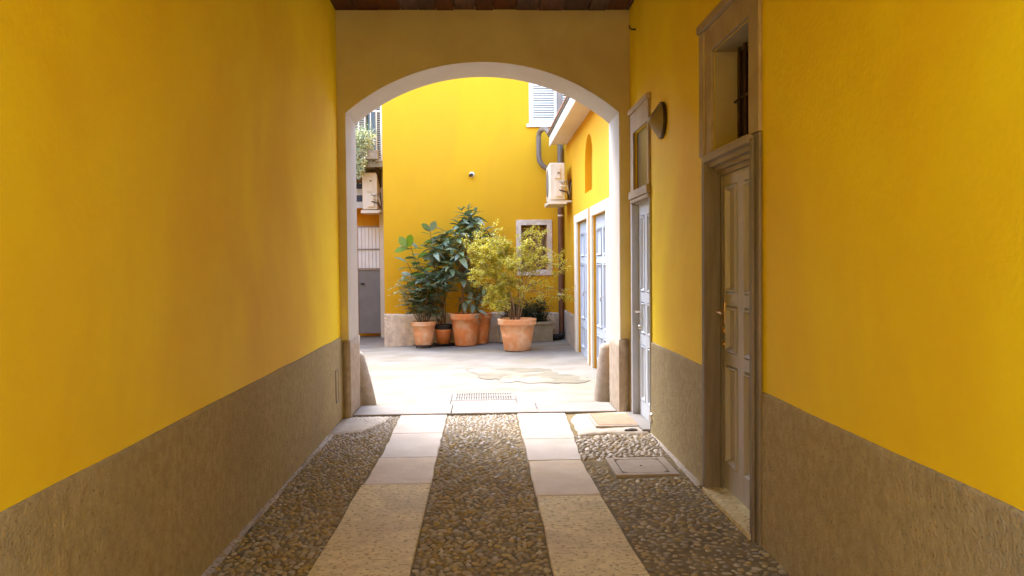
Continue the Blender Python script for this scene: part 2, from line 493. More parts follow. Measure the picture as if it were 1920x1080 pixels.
b = MB()
b.add([(-150, -150, -0.12), (150, -150, -0.12), (150, 150, -0.12), (-150, 150, -0.12)], [(0, 1, 2, 3)])
tag(b.build("ground", M['earth']), kind="structure")
b = MB()
b.box(-14, 14, -14, PASSAGE_START - 0.003, -0.115, -0.02)
tag(b.build("street", M['earth']), kind="structure")

b = MB()
nx, ny = 44, 48
x0, x1, y0, y1 = -6.5, 1.62, 8.78, 21.0
vs = []
for j in range(ny + 1):
    for i in range(nx + 1):
        x, y = x0 + (x1 - x0) * i / nx, y0 + (y1 - y0) * j / ny
        vs.append((x, y, gz(x, y) - 0.012 + 0.006 * noise.noise(Vector((x * 1.2, y * 1.2, 0))) + 0.004))
b.add(vs, [(j * (nx + 1) + i, j * (nx + 1) + i + 1, (j + 1) * (nx + 1) + i + 1, (j + 1) * (nx + 1) + i) for j in range(ny) for i in range(nx)], 0, True)
court = tag(b.build("courtyard_ground", M['court']), kind="structure")


def patch(pts, dz, mat_, name, parent, n_out=12, th=0.004):
    """an irregular thin repair following the ground"""
    out = []
    n = len(pts)
    for i in range(n):
        a, c = Vector(pts[i]), Vector(pts[(i + 1) % n])
        for k in range(n_out):
            p = a.lerp(c, k / n_out)
            j = 0.09
            out.append((p.x + j * noise.noise(Vector((p.x * 5, p.y * 5, 1))), p.y + 2 * j * noise.noise(Vector((p.x * 5, p.y * 5, 5)))))
    cx, cyy = sum(p[0] for p in out) / len(out), sum(p[1] for p in out) / len(out)
    bb = MB()
    vs = []
    rings = 5
    for q in range(rings):
        s_ = 1 - q / rings
        for p in out:
            X, Y = cx + (p[0] - cx) * s_, cyy + (p[1] - cyy) * s_
            vs.append((X, Y, gz(X, Y) - 0.008 + 0.006 * noise.noise(Vector((X * 1.2, Y * 1.2, 0))) + dz))
    vs.append((cx, cyy, gz(cx, cyy) + dz))
    fs = []
    L_ = len(out)
    for q in range(rings - 1):
        for k in range(L_):
            fs.append((q * L_ + k, q * L_ + (k + 1) % L_, (q + 1) * L_ + (k + 1) % L_, (q + 1) * L_ + k))
    for k in range(L_):
        fs.append(((rings - 1) * L_ + k, (rings - 1) * L_ + (k + 1) % L_, rings * L_))
    bb.add(vs, fs)
    return bb.build(name, mat_, parent)


patch([(-0.05, 10.75), (0.55, 10.35), (1.25, 10.3), (1.38, 10.7), (1.0, 11.0), (0.85, 11.6), (0.2, 11.75), (-0.25, 11.9)], 0.007, M['court_patch'], "concrete_repair", court)

# passage floor: bed, slabs, pebbles
def fz(x, y):
    """the pebble beds rise a little towards the right-hand wall and the arch"""
    z = 0.004 * noise.noise(Vector((x * 1.5, y * 1.5, 0)))
    if x > 0.85:
        z += 0.02 * min(1, (x - 0.85) / 0.6) * min(1, max(0.2, (y - 3) / 5))
    return z


def bedmat_split(x, y):
    return False


b = MB()
nx, ny = 60, 160
ys0, ys1 = PASSAGE_START, 8.255
vs = []
for j in range(ny + 1):
    for i in range(nx + 1):
        x, y = -1.45 + 2.97 * i / nx, ys0 + (ys1 - ys0) * j / ny
        vs.append((x, y, fz(x, y) - 0.014 + 0.004 * noise.noise(Vector((x * 12, y * 12, 2)))))
b.add(vs, [(j * (nx + 1) + i, j * (nx + 1) + i + 1, (j + 1) * (nx + 1) + i + 1, (j + 1) * (nx + 1) + i) for j in range(ny) for i in range(nx)], 0, True)
pfloor = tag(b.build("passage_floor", M['mortar']), kind="structure")


def slab(pts, mat_, z=0.0, th=0.05, parent=None, seed=0, label=None, wob=0.006, seg=6):
    """paving slab: four corners (x,y), worn edges that wander a little, its top faintly uneven"""
    rnd = random.Random(seed)
    out = []
    for i in range(4):
        a, c = Vector(pts[i]), Vector(pts[(i + 1) % 4])
        for k in range(seg):
            p = a.lerp(c, k / seg)
            amp = 0 if k == 0 else wob
            out.append(Vector((p.x + rnd.uniform(-amp, amp), p.y + rnd.uniform(-amp, amp))))
    cen = sum(out, Vector((0, 0))) / len(out)
    tilt = (rnd.uniform(-0.003, 0.003), rnd.uniform(-0.003, 0.003))
    def Z(p):
        return z + tilt[0] * (p.x - cen.x) + tilt[1] * (p.y - cen.y) + 0.0012 * noise.noise(Vector((p.x * 4, p.y * 4, seed)))
    rings = [(1.0, -th), (1.0, -0.008), (None, -0.002), (None, 0)]
    vs = []
    n = len(out)
    for q, (s_, dz) in enumerate(rings):
        for p in out:
            d = (cen - p).normalized()
            off = (0, 0, 0.004, 0.012)[q]
            pp = p + d * off
            vs.append((pp.x, pp.y, Z(pp) + dz))
    fs = []
    for q in range(3):
        for k in range(n):
            fs.append((q * n + k, q * n + (k + 1) % n, (q + 1) * n + (k + 1) % n, (q + 1) * n + k))
    fs.append(tuple(range(3 * n, 4 * n)))
    bb = MB()
    bb.add(vs, fs, 0, False)
    o = bb.build("paving_slab", mat_, parent)
    if label: o["label"] = label
    return o


G = 0.006
slabs_left = [(8.245, 7.37, -0.832, -0.825), (7.37, 6.44, -0.822, -0.815), (6.44, 5.645, -0.822, -0.83), (5.645, 3.3, -0.84, -0.88), (3.3, 1.1, -0.86, -0.85), (1.1, PASSAGE_START, -0.85, -0.85)]
slab_regions = []
for i, (ya, yb, xa, xb) in enumerate(slabs_left):
    mt = M[('slab_smooth', 'slab_smooth', 'slab_mid')[i]] if i < 3 else M['slab_granite']
    slab([(xb, yb + G), (-0.37, yb + G), (-0.37, ya - G), (xa, ya - G)], mt, 0.002 - 0.001 * (i % 2), parent=pfloor, seed=i)
slabs_right = [(8.25, 7.04, 0.81, 0.775), (7.04, 6.26, 0.775, 0.74), (6.26, 5.30, 0.735, 0.752), (5.30, 3.45, 0.745, 0.80), (3.45, 1.2, 0.77, 0.78), (1.2, PASSAGE_START, 0.78, 0.78)]
for i, (ya, yb, xa, xb) in enumerate(slabs_right):
    mt = M['slab_smooth'] if i < 2 else M[('slab_mid' if i == 2 else 'slab_granite')]
    slab([(0.332, yb + G), (xb, yb + G), (xa, ya - G), (0.335, ya - G)], mt, 0.001 + 0.001 * (i % 2), parent=pfloor, seed=20 + i)
# threshold row and the drain row beyond it
for k, (xa, xb) in enumerate([(-1.31, -0.33), (-0.33, 0.55), (0.55, 1.345)]):
    slab([(xa + 0.002, 8.262), (xb - 0.002, 8.262), (xb - 0.002, 8.79), (xa + 0.002, 8.79)], M['slab_pale'], 0.012, 0.06, court, 50 + k, wob=0.004)
slab([(-0.735, 8.80), (-0.36, 8.80), (-0.36, 9.56), (-0.725, 9.56)], M['slab_pale'], 0.008, 0.06, court, 60, wob=0.004)
slab([(-0.355, 8.80), (0.355, 8.80), (0.355, 9.05), (-0.355, 9.05)], M['slab_pale'], 0.009, 0.06, court, 61, wob=0.003)
slab([(0.36, 8.80), (0.77, 8.80), (0.745, 9.50), (0.36, 9.53)], M['slab_pale'], 0.007, 0.06, court, 62, wob=0.004)

# pebbles
def in_slab(x, y):
    if -0.865 - 0.004 < x < -0.352 and y < 8.26:
        lim = -0.84 if y > 5.6 else -0.86
        return x > lim - 0.012
    if 0.315 < x < 0.80 and y < 8.26:
        lim = 0.80 if y > 7.5 else (0.775 if y > 6.6 else (0.75 if y > 5.2 else 0.79))
        return x < lim + 0.012
    return False


def pebble_state(x, y):
    """None where there are none, else how deep the mortar swallows them (0..1)"""
    if in_slab(x, y): return None
    n = noise.noise(Vector((x * 2.2, y * 2.2, 9)))
    if x > 0.72:
        if 7.38 < y < 8.08 and x > 0.98: return None         # doormat and its cement bed
        if 5.70 < y < 6.33 and 0.90 < x < 1.41: return None    # cover frame
        if y > 7.15: return None if (n > -0.25 or x < 1.0) else 0.5
        if y > 6.30: return 0.15 if x < 1.36 else 0.45
        if y > 5.6: return 0.65 if n < 0.15 else None
        return 0.78 + 0.7 * n
    if x < -0.9 and y > 7.2 and n > 0.05: return 0.75
    if x < -0.9: return 0.3 + (0.5 if x < -1.34 else 0)
    return 0.30 + 0.5 * n + (0.25 if y > 7.0 else 0)


def ico(sub=2):
    bm = bmesh.new()
    bmesh.ops.create_icosphere(bm, subdivisions=sub, radius=1)
    v = [tuple(q.co) for q in bm.verts]
    f = [tuple(w.index for w in q.verts) for q in bm.faces]
    bm.free()
    return v, f


ICO_V, ICO_F = ico(2)
keepf = [f for f in ICO_F if any(ICO_V[i][2] > -0.35 for i in f)]
used = sorted({i for f in keepf for i in f})
remap = {o_: n_ for n_, o_ in enumerate(used)}
PEB_V = [ICO_V[i] for i in used]
PEB_F = [tuple(remap[i] for i in f) for f in keepf]

pts = []
cell = 0.06
gridh = {}
rnd = random.Random(3)
tries = 90000
zones = [(-0.355, 0.32), (-1.40, -0.84), (0.74, 1.468)]
for t in range(tries):
    z_ = zones[(0, 1, 2)[t % 3]]
    x = rnd.uniform(*z_)
    y = rnd.uniform(2.6, 8.24)
    st = pebble_state(x, y)
    if st is None: continue
    big = rnd.random()
    r_ = 0.013 + 0.014 * big ** 1.5
    if z_[0] < -0.4 and z_[0] < -1: r_ = 0.0105 + 0.010 * big
    if -0.4 < x < 0.4: r_ = 0.012 + 0.016 * big ** 1.4
    if x > 0.72: r_ = 0.014 + 0.016 * big
    gx, gy = int(x / cell), int(y / cell)
    ok = True
    for i in (-1, 0, 1):
        for j in (-1, 0, 1):
            for (px_, py_, pr_) in gridh.get((gx + i, gy + j), ()):
                if (px_ - x) ** 2 + (py_ - y) ** 2 < (0.92 * (pr_ + r_)) ** 2:
                    ok = False
                    break
            if not ok: break
        if not ok: break
    if ok:
        gridh.setdefault((gx, gy), []).append((x, y, r_))
        pts.append((x, y, r_, st))
# behind the near edge of the picture the bed goes on without pebbles one could see
pts.sort(key=lambda p: -(p[2] / max(p[1], 3.97) ** 2 if p[1] > 3.97 else 0))


def peb_shape(r_, rnd):
    a = r_ * rnd.uniform(1.05, 1.45)
    bb_ = r_ * rnd.uniform(0.75, 1.0)
    c = r_ * rnd.uniform(0.5, 0.75)
    off = Vector((rnd.uniform(0, 50), rnd.uniform(0, 50), rnd.uniform(0, 50)))
    vs = []
    for v in PEB_V:
        k = 1 + 0.18 * noise.noise(Vector(v) * 1.2 + off)
        vs.append((v[0] * a * k, v[1] * bb_ * k, v[2] * c * k))
    return vs, c


protos = []
for k in range(12):
    bb = MB()
    vs, c = peb_shape(1.0, rnd)
    bb.add(vs, PEB_F, 0, True)
    o = bb.build("pebble", M['pebble'], pfloor, recalc=False)
    protos.append((o, c))
usedp = set()
stuff = MB()
stuff_pale = MB()
N_PART = 299
for idx, (x, y, r_, st) in enumerate(pts):
    z = fz(x, y) - 0.012
    if idx < N_PART:
        k = idx % 12
        o, c = protos[k]
        if k in usedp:
            o = copy_obj(o, pfloor)
        usedp.add(k)
        o.scale = (r_, r_, r_ * rnd.uniform(0.85, 1.1))
        o.rotation_euler = (rnd.uniform(-0.15, 0.15), rnd.uniform(-0.15, 0.15), rnd.uniform(0, pi))
        o.location = (x, y, z - c * r_ * (0.44 + st * 0.66) + 0.004)
    else:
        vs, c = peb_shape(r_, rnd)
        a = rnd.uniform(0, pi)
        tx, ty = rnd.uniform(-0.2, 0.2), rnd.uniform(-0.2, 0.2)
        ca, sa = cos(a), sin(a)
        zz = z - c * (0.44 + st * 0.66) + 0.004
        tgt = stuff_pale if (y > 6.2 and x > 0.7) or (y > 6.9 + rnd.uniform(-0.8, 0.8)) else stuff
        tgt.add([(x + v[0] * ca - v[1] * sa, y + v[0] * sa + v[1] * ca, zz + v[2] + tx * v[0] + ty * v[1]) for v in vs], PEB_F, 0, True)
o = stuff.build("pebbles", M['pebble'], pfloor, recalc=False)
o["kind"] = "stuff"
o = stuff_pale.build("pale_pebbles", M['pebble_pale'], pfloor, recalc=False)
o["kind"] = "stuff"
bb = MB()
vs, c = peb_shape(0.04, rnd)
bb.add([(1.30 + v[0] * 1.25, 7.24 + v[1], 0.018 + v[2] * 0.9) for v in vs], PEB_F, 0, True)
o = bb.build("pebble", M['pebble_dark'], pfloor, recalc=False)
o["label"] = "large dark loose pebble in the pale cement"


def cement_sheet(poly, z, name="cement_patch"):
    n_out = 7
    out = []
    n = len(poly)
    for i in range(n):
        a, c = Vector(poly[i]), Vector(poly[(i + 1) % n])
        for k in range(n_out):
            p = a.lerp(c, k / n_out)
            out.append((p.x + 0.02 * noise.noise(Vector((p.x * 15, p.y * 15, 1))), p.y + 0.03 * noise.noise(Vector((p.x * 15, p.y * 15, 5)))))
    cx, cyy = sum(p[0] for p in out) / len(out), sum(p[1] for p in out) / len(out)
    vs, fs = [], []
    L_ = len(out)
    for q in range(4):
        s_ = (1.0, 0.97, 0.6, 0.3)[q]
        for p in out:
            X, Y = cx + (p[0] - cx) * s_, cyy + (p[1] - cyy) * s_
            vs.append((X, Y, fz(X, Y) + z + (-0.02 if q == 0 else 0.003 * noise.noise(Vector((X * 9, Y * 9, 3))))))
    vs.append((cx, cyy, fz(cx, cyy) + z))
    for q in range(3):
        for k in range(L_):
            fs.append((q * L_ + k, q * L_ + (k + 1) % L_, (q + 1) * L_ + (k + 1) % L_, (q + 1) * L_ + k))
    for k in range(L_):
        fs.append((3 * L_ + k, 3 * L_ + (k + 1) % L_, 4 * L_))
    q = MB()
    q.add(vs, fs, 0, True)
    return q.build(name, M['cement'], pfloor)


cement_sheet([(0.835, 7.16), (1.10, 7.2), (1.43, 7.1), (1.45, 7.4), (1.45, 8.15), (0.9, 8.15), (0.83, 7.9)], 0.002)
cement_sheet([(-1.40, 7.35), (-1.12, 7.5), (-0.95, 7.95), (-0.93, 8.22), (-1.40, 8.22)], -0.006)

cement_sheet([(-1.40, 3.2), (-1.365, 3.2), (-1.345, 4.5), (-1.37, 6.0), (-1.33, 7.5), (-1.40, 7.6)], -0.010)
cement_sheet([(1.42, 5.45), (1.475, 5.45), (1.475, 7.15), (1.45, 7.15), (1.43, 6.3)], -0.006)

# doormat
dm = root("doormat", (1.22, 7.72, 0.02), "tan doormat on pale cement before the narrow blue door", "doormat")
b = MB()
b.box(1.035, 1.405, 7.44, 8.0, 0.010, 0.034)
b.build("mat_pile", M['mat'], dm, bevel=0.005)
b = MB()
for q in ((1.012, 1.033, 7.41, 8.03), (1.407, 1.428, 7.41, 8.03)):
    b.box(q[0], q[1], q[2], q[3], 0.006, 0.028)
b.box(1.034, 1.406, 7.405, 7.437, 0.006, 0.030)
b.box(1.034, 1.406, 8.003, 8.03, 0.006, 0.028)
b.build("edging", M['cement'], dm, bevel=0.003)

# inspection cover
mc = root("inspection_cover", (1.14, 6.02, 0.0), "square cement-filled inspection cover set in pebbles before the grey door", "manhole cover")
b = MB()
X0, X1, Y0, Y1 = 0.925, 1.375, 5.75, 6.27
b.box(X0, X1, Y0, Y0 + 0.055, -0.02, 0.009); b.box(X0, X1, Y1 - 0.055, Y1, -0.02, 0.009)
b.box(X0, X0 + 0.055, Y0 + 0.056, Y1 - 0.056, -0.02, 0.009); b.box(X1 - 0.055, X1, Y0 + 0.056, Y1 - 0.056, -0.02, 0.009)
b.build("cover_frame", M['manhole'], mc, bevel=0.003)
b = MB()
cxm, cym = (X0 + X1) / 2, (Y0 + Y1) / 2
b.box(X0 + 0.056, X1 - 0.056, Y0 + 0.056, Y1 - 0.056, -0.02, 0.003)
gr = b.build("groove", M['gap_shade'], mc)
b = MB()
w_, h_, c_ = (X1 - X0) / 2 - 0.064, (Y1 - Y0) / 2 - 0.064, 0.04
poly = [(cxm - w_ + c_, cym - h_), (cxm + w_ - c_, cym - h_), (cxm + w_, cym - h_ + c_), (cxm + w_, cym + h_ - c_), (cxm + w_ - c_, cym + h_), (cxm - w_ + c_, cym + h_),
        (cxm - w_, cym + h_ - c_), (cxm - w_, cym - h_ + c_)]
b.prism(poly, -0.01, 0.008, 'z')
b.build("lid", M['manhole'], mc, bevel=0.002)
b = MB()
b.lathe([(0.0001, 0.0086), (0.009, 0.0086), (0.009, 0.007)], (cxm, cym, 0.001), n=12)
b.build("lifting_hole_shade", M['gap_shade'], mc)  # flat dark disc, the shade of the hole as colour

# drain grate
dg = root("drain_grate", (0, 9.3, 0), "rectangular slotted metal drain grate in the pale threshold stone", "drain grate")
b = MB()
b.box(-0.352, 0.352, 9.06, 9.085, -0.03, 0.010); b.box(-0.352, 0.352, 9.525, 9.55, -0.03, 0.010)
b.box(-0.352, -0.325, 9.086, 9.524, -0.03, 0.010); b.box(0.325, 0.352, 9.086, 9.524, -0.03, 0.010)
b.build("grate_frame", M['grate'], dg)
b = MB()
b.box(-0.32, 0.32, 9.09, 9.52, -0.03, -0.004)
b.build("drain_shade_sheet", M['gap_shade'], dg)  # dark sheet right under the bars, painted shade of the pit
for k in range(24):
    b = MB()
    x = -0.315 + 0.63 * k / 23
    if k == 0:
        b.box(x - 0.009, x + 0.009, 9.086, 9.524, -0.003, 0.008)
        gb = b.build("grate_bar", M['grate'], dg)
        gb0 = gb
    else:
        copy_obj(gb0, dg, location=(0.63 * k / 23, 0, 0))
b = MB()
b.box(-0.32, 0.32, 9.29, 9.315, -0.003, 0.0095)
b.build("cross_bar", M['grate'], dg)

# ------------------------------------------------------------------ ceiling of the passage
b = MB()
b.box(-1.95, 2.05, PASSAGE_START, 8.177, ZC + 0.045, ZC + 0.30)
ceil = tag(b.build("ceiling", M['wood_dark']), kind="structure")
k = 0
x = XL + 0.003
while x < XR - 0.02:
    w = min(random.uniform(0.17, 0.25), XR - 0.003 - x)
    b = MB()
    b.box(x, x + w - 0.006, PASSAGE_START + 0.01, 8.176, ZC + random.uniform(0.004, 0.014), ZC + 0.044)
    b.build("ceiling_plank", M['wood_dark'], ceil, bevel=0.003)
    x += w
for yb_ in (6.6, 4.9, 3.2, 1.5, -0.2):
    b = MB()
    b.box(XL + 0.002, XR - 0.002, yb_, yb_ + 0.14, ZC - 0.14, ZC + 0.003)
    b.build("ceiling_beam", M['wood_dark'], ceil, bevel=0.006)

# ------------------------------------------------------------------ unseen house front, added to bounce warm light into the passage
sh_ = root("bounce_house_front", (0, -7.5, 0), "unseen plain yellow house front added behind the camera to bounce warm light", "building")
b = MB(); b.box(-11, 11, -8.5, -7.5, -0.11, 7.0); b.build("facade", M['yellow_out'], sh_)

# ------------------------------------------------------------------ left passage wall
lw = root("passage_wall", (XL, 4, 0), "long blank ochre yellow wall with grey dado on the left of the passage", "wall")
b = MB()
gridwall(b, 'x', XL, -3.0, PASSAGE_START, YA - 0.002, -0.11, ZC + 0.04, [])
b.build("plaster", M['yellow_in'], lw)
b = MB()
rough_sheet(b, 'x', XL, 0.012, PASSAGE_START, YA - 0.003, -0.05, 0.795, 0.022, 0.004, 3.3)
b.build("dado", M['dado'], lw, recalc=True)
b = MB()
b.box(XL + 0.012, XL + 0.019, 7.80, 7.93, 0.20, 0.225); b.box(XL + 0.012, XL + 0.019, 7.80, 7.93, 0.50, 0.515)
b.box(XL + 0.012, XL + 0.019, 7.80, 7.812, 0.226, 0.499); b.box(XL + 0.012, XL + 0.019, 7.918, 7.93, 0.226, 0.499)
hf = b.build("hatch_frame", M['door_frame'], lw)
b = MB()
b.box(XL + 0.008, XL + 0.016, 7.813, 7.917, 0.226, 0.499)
b.build("hatch_door", M['dado'], lw)

# ------------------------------------------------------------------ right passage wall
rw = root("passage_wall", (XR, 4, 0), "ochre yellow wall with grey dado and two doors on the right of the passage", "wall")
BD = (4.42, 5.33)     # grey door opening
SD = (7.21, 7.96)     # narrow door opening
holes = [(BD[0] - 0.03, BD[1] + 0.03, -0.11, 2.18), (4.47, 5.20, 2.187, 2.83), (SD[0] - 0.022, SD[1] + 0.022, -0.11, 2.182), (7.24, 7.90, 2.19, 2.74)]
b = MB()
gridwall(b, 'x', XR, 0.55, PASSAGE_START, YA - 0.002, -0.11, ZC + 0.04, holes, back=False)
b.build("plaster", M['yellow_in'], rw)
for (a, c) in ((PASSAGE_START, 4.297), (5.448, 7.163), (8.062, YA - 0.003)):
    b = MB()
    rough_sheet(b, 'x', XR, -0.012, a, c, -0.05, 0.81, 0.022, 0.004, 8.1 + a)
    b.build("dado", M['dado'], rw)
# little oval vent cap low on the wall by the narrow door
b = MB()
b.lathe([(0.0001, -0.022), (0.03, -0.022), (0.042, -0.016), (0.044, -0.004), (0.044, 0.004)], (XR - 0.012, 7.12, 0.15), n=20, axis='x')
o = b.build("vent_cap", M['chrome'], rw)
# hook high up
hk = root("wall_hook", (XR, 7.85, 3.71), "small rusty hook high on the yellow wall near the arch", "hook")
b = MB()
b.tube([(XR + 0.01, 7.85, 3.71), (XR - 0.04, 7.85, 3.71), (XR - 0.06, 7.85, 3.725), (XR - 0.06, 7.85, 3.75)], 0.007, 6)
b.build("hook_rod", M['bar'], hk)


def bar_frame(bb, x0, x1, ya, yb, za, zb, w):
    bb.box(x0, x1, ya, ya + w, za, zb)
    bb.box(x0, x1, yb - w, yb, za, zb)
    bb.box(x0, x1, ya + w + 0.001, yb - w - 0.001, zb - w, zb)
    bb.box(x0, x1, ya + w + 0.001, yb - w - 0.001, za, za + w)


def panel(bb, x, ya, yb, za, zb, dirx=-1, d=0.013, w=0.032):
    """moulded raised panel on a door leaf facing -x; centre field sits back, moulding stands proud"""
    def ring(i0, i1, xa, xb):
        q = [(ya + i0, za + i0), (yb - i0, za + i0), (yb - i0, zb - i0), (ya + i0, zb - i0)]
        p = [(ya + i1, za + i1), (yb - i1, za + i1), (yb - i1, zb - i1), (ya + i1, zb - i1)]
        vs = [(xa, a, c) for a, c in q] + [(xb, a, c) for a, c in p]
        bb.add(vs, [(k, (k + 1) % 4, 4 + (k + 1) % 4, 4 + k) for k in range(4)])
    x_ = x
    ring(0, 0.009, x_ + 0.022, x_ + 0.022)
    ring(0.009, 0.012, x_ + 0.022, x_ + dirx * d)
    ring(0.012, 0.020, x_ + dirx * d, x_ + dirx * d)
    ring(0.020, w + 0.006, x_ + dirx * d, x_ - dirx * 0.014)
    i = w + 0.006
    bb.add([(x_ - dirx * 0.014, ya + i, za + i), (x_ - dirx * 0.014, yb - i, za + i), (x_ - dirx * 0.014, yb - i, zb - i), (x_ - dirx * 0.014, ya + i, zb - i)], [(0, 1, 2, 3)])


def leaf_with_panels(name, mat_, parent, x, ya, yb, za, zb, panels, th=0.04, d=0.013):
    """door leaf facing -x with rectangular sinkings, each filled by a moulded panel"""
    b = MB()
    gridwall(b, 'x', x, th, ya, yb, za, zb, panels, back=True)
    o = b.build(name, mat_, parent)
    for (a, c, f, e) in panels:
        q = MB()
        panel(q, x, a + 0.001, c - 0.001, f + 0.001, e - 0.001, d=d)
        q.build("door_panel", mat_, o, recalc=True)
    return o


# grey door
lf = leaf_with_panels("door", M['door_grey'], rw, 1.56, BD[0] + 0.004, BD[1] - 0.004, 0.035, 2.075,
                      [(5.01, 5.245, 1.30, 1.985), (4.55, 4.875, 1.30, 1.985), (5.01, 5.245, 0.92, 1.225), (4.55, 4.875, 0.92, 1.225),
                       (5.01, 5.245, 0.20, 0.845), (4.55, 4.875, 0.20, 0.845)])
lf["label"] = "grey brown six panel door"
b = MB()
b.tube([(1.562, 5.285, 1.18), (1.51, 5.285, 1.18)], 0.010, 10)
b.tube([(1.512, 5.285, 1.18), (1.505, 5.23, 1.178), (1.508, 5.17, 1.172)], [0.011, 0.010, 0.008], 10)
b.build("door_handle", M['brass'], lf)
b = MB()
b.box(1.553, 1.561, 5.262, 5.308, 1.10, 1.24)
b.build("lock_plate", M['brass'], lf, bevel=0.003)
for zz in (1.055, 0.97):
    b = MB()
    b.lathe([(0.0001, -0.016), (0.016, -0.016), (0.022, -0.008), (0.024, 0.0)], (1.561, 5.287, zz), n=16, axis='x')
    b.build("lock_cylinder", M['brass'], lf)
# jambs, architrave
b = MB()
b.box(1.440, 1.60, BD[1] + 0.001, BD[1] + 0.03, -0.02, 2.178)
b.box(1.455, 1.470, BD[1] + 0.031, 5.445, -0.02, 2.18)
b.box(1.440, 1.454, BD[1] + 0.031, BD[1] + 0.055, -0.02, 2.18)
b.box(1.440, 1.60, BD[0] - 0.03, BD[0] - 0.001, -0.02, 2.16)
b.box(1.452, 1.470, 4.30, BD[0] - 0.031, -0.02, 2.18)
b.box(1.436, 1.451, BD[0] - 0.06, BD[0] - 0.031, -0.02, 2.16)
dfm = b.build("door_frame", M['door_frame'], rw, bevel=0.003)
b = MB()
b.box(1.545, 1.559, BD[1] - 0.03, BD[1] - 0.001, 0.02, 2.075)
b.build("door_stop", M['door_frame'], dfm)
b = MB()
b.box(1.43, 1.62, BD[0] - 0.02, BD[1] + 0.02, -0.03, 0.022)
b.build("door_sill", M['slab_granite'], rw, bevel=0.004)
# cornice over the door, three steps running back to the leaf
b = MB()
prof = [(1.595, 2.058), (1.535, 2.058), (1.532, 2.082), (1.508, 2.086), (1.503, 2.108), (1.470, 2.112), (1.466, 2.136), (1.432, 2.142), (1.424, 2.172), (1.424, 2.184), (1.595, 2.184)]
vs = [(a, BD[0] - 0.001, c) for a, c in prof] + [(a, BD[1] + 0.0003, c) for a, c in prof]
n = len(prof)
b.add(vs, [tuple(range(n)), tuple(range(n, 2 * n))] + [(i, (i + 1) % n, n + (i + 1) % n, n + i) for i in range(n)])
b.build("door_cornice", M['cornice'], rw)
# window above
b = MB()
b.box(1.452, 1.474, 5.201, 5.335, 2.187, 2.96); b.box(1.452, 1.474, 4.305, 4.469, 2.187, 2.96)
b.box(1.452, 1.474, 4.306, 5.334, 2.961, 2.99) ; b.box(1.452, 1.474, 4.4695, 5.2005, 2.831, 2.9605)
b.box(1.425, 1.474, 4.30, 5.45, 2.992, 3.045)
b.box(1.438, 1.474, 5.336, 5.44, 2.187, 2.991)
tf = b.build("transom_surround", M['surround'], rw, bevel=0.004)
b = MB()
b.box(1.66, 1.68, 4.45, 5.22, 2.15, 2.86)
gl = b.build("transom_pane", M['dark_glass'], rw)
b = MB()
for (a, c, d, e) in ((4.4715, 5.1985, 2.1845, 2.19), (4.4715, 5.1985, 2.824, 2.829)):
    b.box(1.476, 1.658, a, c, d, e)
b.box(1.476, 1.658, 5.192, 5.1985, 2.191, 2.823); b.box(1.476, 1.658, 4.4715, 4.478, 2.191, 2.823)
b.build("transom_reveal", M['recess'], rw)
for yy in (5.10, 4.98, 4.86, 4.74, 4.62):
    b = MB()
    b.tube([(1.60, yy, 2.192), (1.60, yy, 2.45), (1.60, yy, 2.822)], 0.011, 8)
    b.build("window_bar", M['bar'], gl)
b = MB()
b.box(1.594, 1.606, 4.48, 5.19, 2.50, 2.512)
b.build("window_bar", M['bar'], gl)
b = MB()
bar_frame(b, 1.635, 1.655, 4.48, 5.19, 2.191, 2.823, 0.04)
b.build("window_sash", M['bar'], gl)

# narrow blue door by the arch
lf = leaf_with_panels("door", M['blue_door'], rw, 1.514, SD[0] + 0.003, SD[1] - 0.003, 0.04, 2.06,
                      [(7.66, 7.86, 1.22, 1.95), (7.36, 7.56, 1.22, 1.95), (7.66, 7.86, 0.82, 1.13), (7.36, 7.56, 0.82, 1.13), (7.66, 7.86, 0.18, 0.72), (7.36, 7.56, 0.18, 0.72)], d=0.005)
lf["label"] = "pale blue grey panelled narrow door"
b = MB()
b.tube([(1.516, 7.90, 1.03), (1.47, 7.90, 1.03)], 0.010, 8)
b.tube([(1.472, 7.90, 1.03), (1.467, 7.83, 1.03)], 0.010, 8)
b.box(1.508, 1.515, 7.885, 7.92, 0.96, 1.09)
b.build("door_handle", M['chrome'], lf)
b = MB()
b.lathe([(0.0001, -0.02), (0.02, -0.02), (0.024, 0)], (1.514, 7.903, 0.88), n=14, axis='x')
b.build("lock_cylinder", M['chrome'], lf)
b = MB()
b.box(1.446, 1.575, SD[1] + 0.001, SD[1] + 0.022, 0.0, 2.06); b.box(1.460, 1.575, SD[0] - 0.022, SD[0] - 0.001, 0.0, 2.07)
b.box(1.452, 1.472, SD[1] + 0.023, 8.055, 0.0, 2.07); b.box(1.456, 1.472, 7.168, SD[0] - 0.023, 0.0, 2.07)
b.build("door_frame", M['blue_frame'], rw, bevel=0.003)
b = MB()
b.box(1.446, 1.474, 7.176, 8.058, 2.074, 2.11); b.box(1.475, 1.60, SD[0] - 0.021, SD[1] + 0.021, 2.062, 2.183); b.box(1.432, 1.474, 7.17, 8.06, 2.112, 2.186)
b.build("door_cornice", M['cornice'], rw, bevel=0.008)
b = MB()
b.box(1.452, 1.474, 7.90, 8.055, 2.19, 2.93); b.box(1.452, 1.474, 7.18, 7.239, 2.19, 2.93)
b.box(1.452, 1.474, 7.2395, 7.8995, 2.74, 2.93)
b.box(1.432, 1.474, 7.165, 8.07, 2.932, 2.975)
b.build("transom_surround", M['surround'], rw, bevel=0.004)
b = MB()
b.box(1.49, 1.50, 7.23, 7.91, 2.17, 2.75)
b.build("transom_pane", M['brown_glass'], rw)
b = MB()
b.box(1.395, 1.56, 7.19, 8.06, -0.03, 0.036)
b.build("door_sill", M['slab_pale'], rw, bevel=0.005)

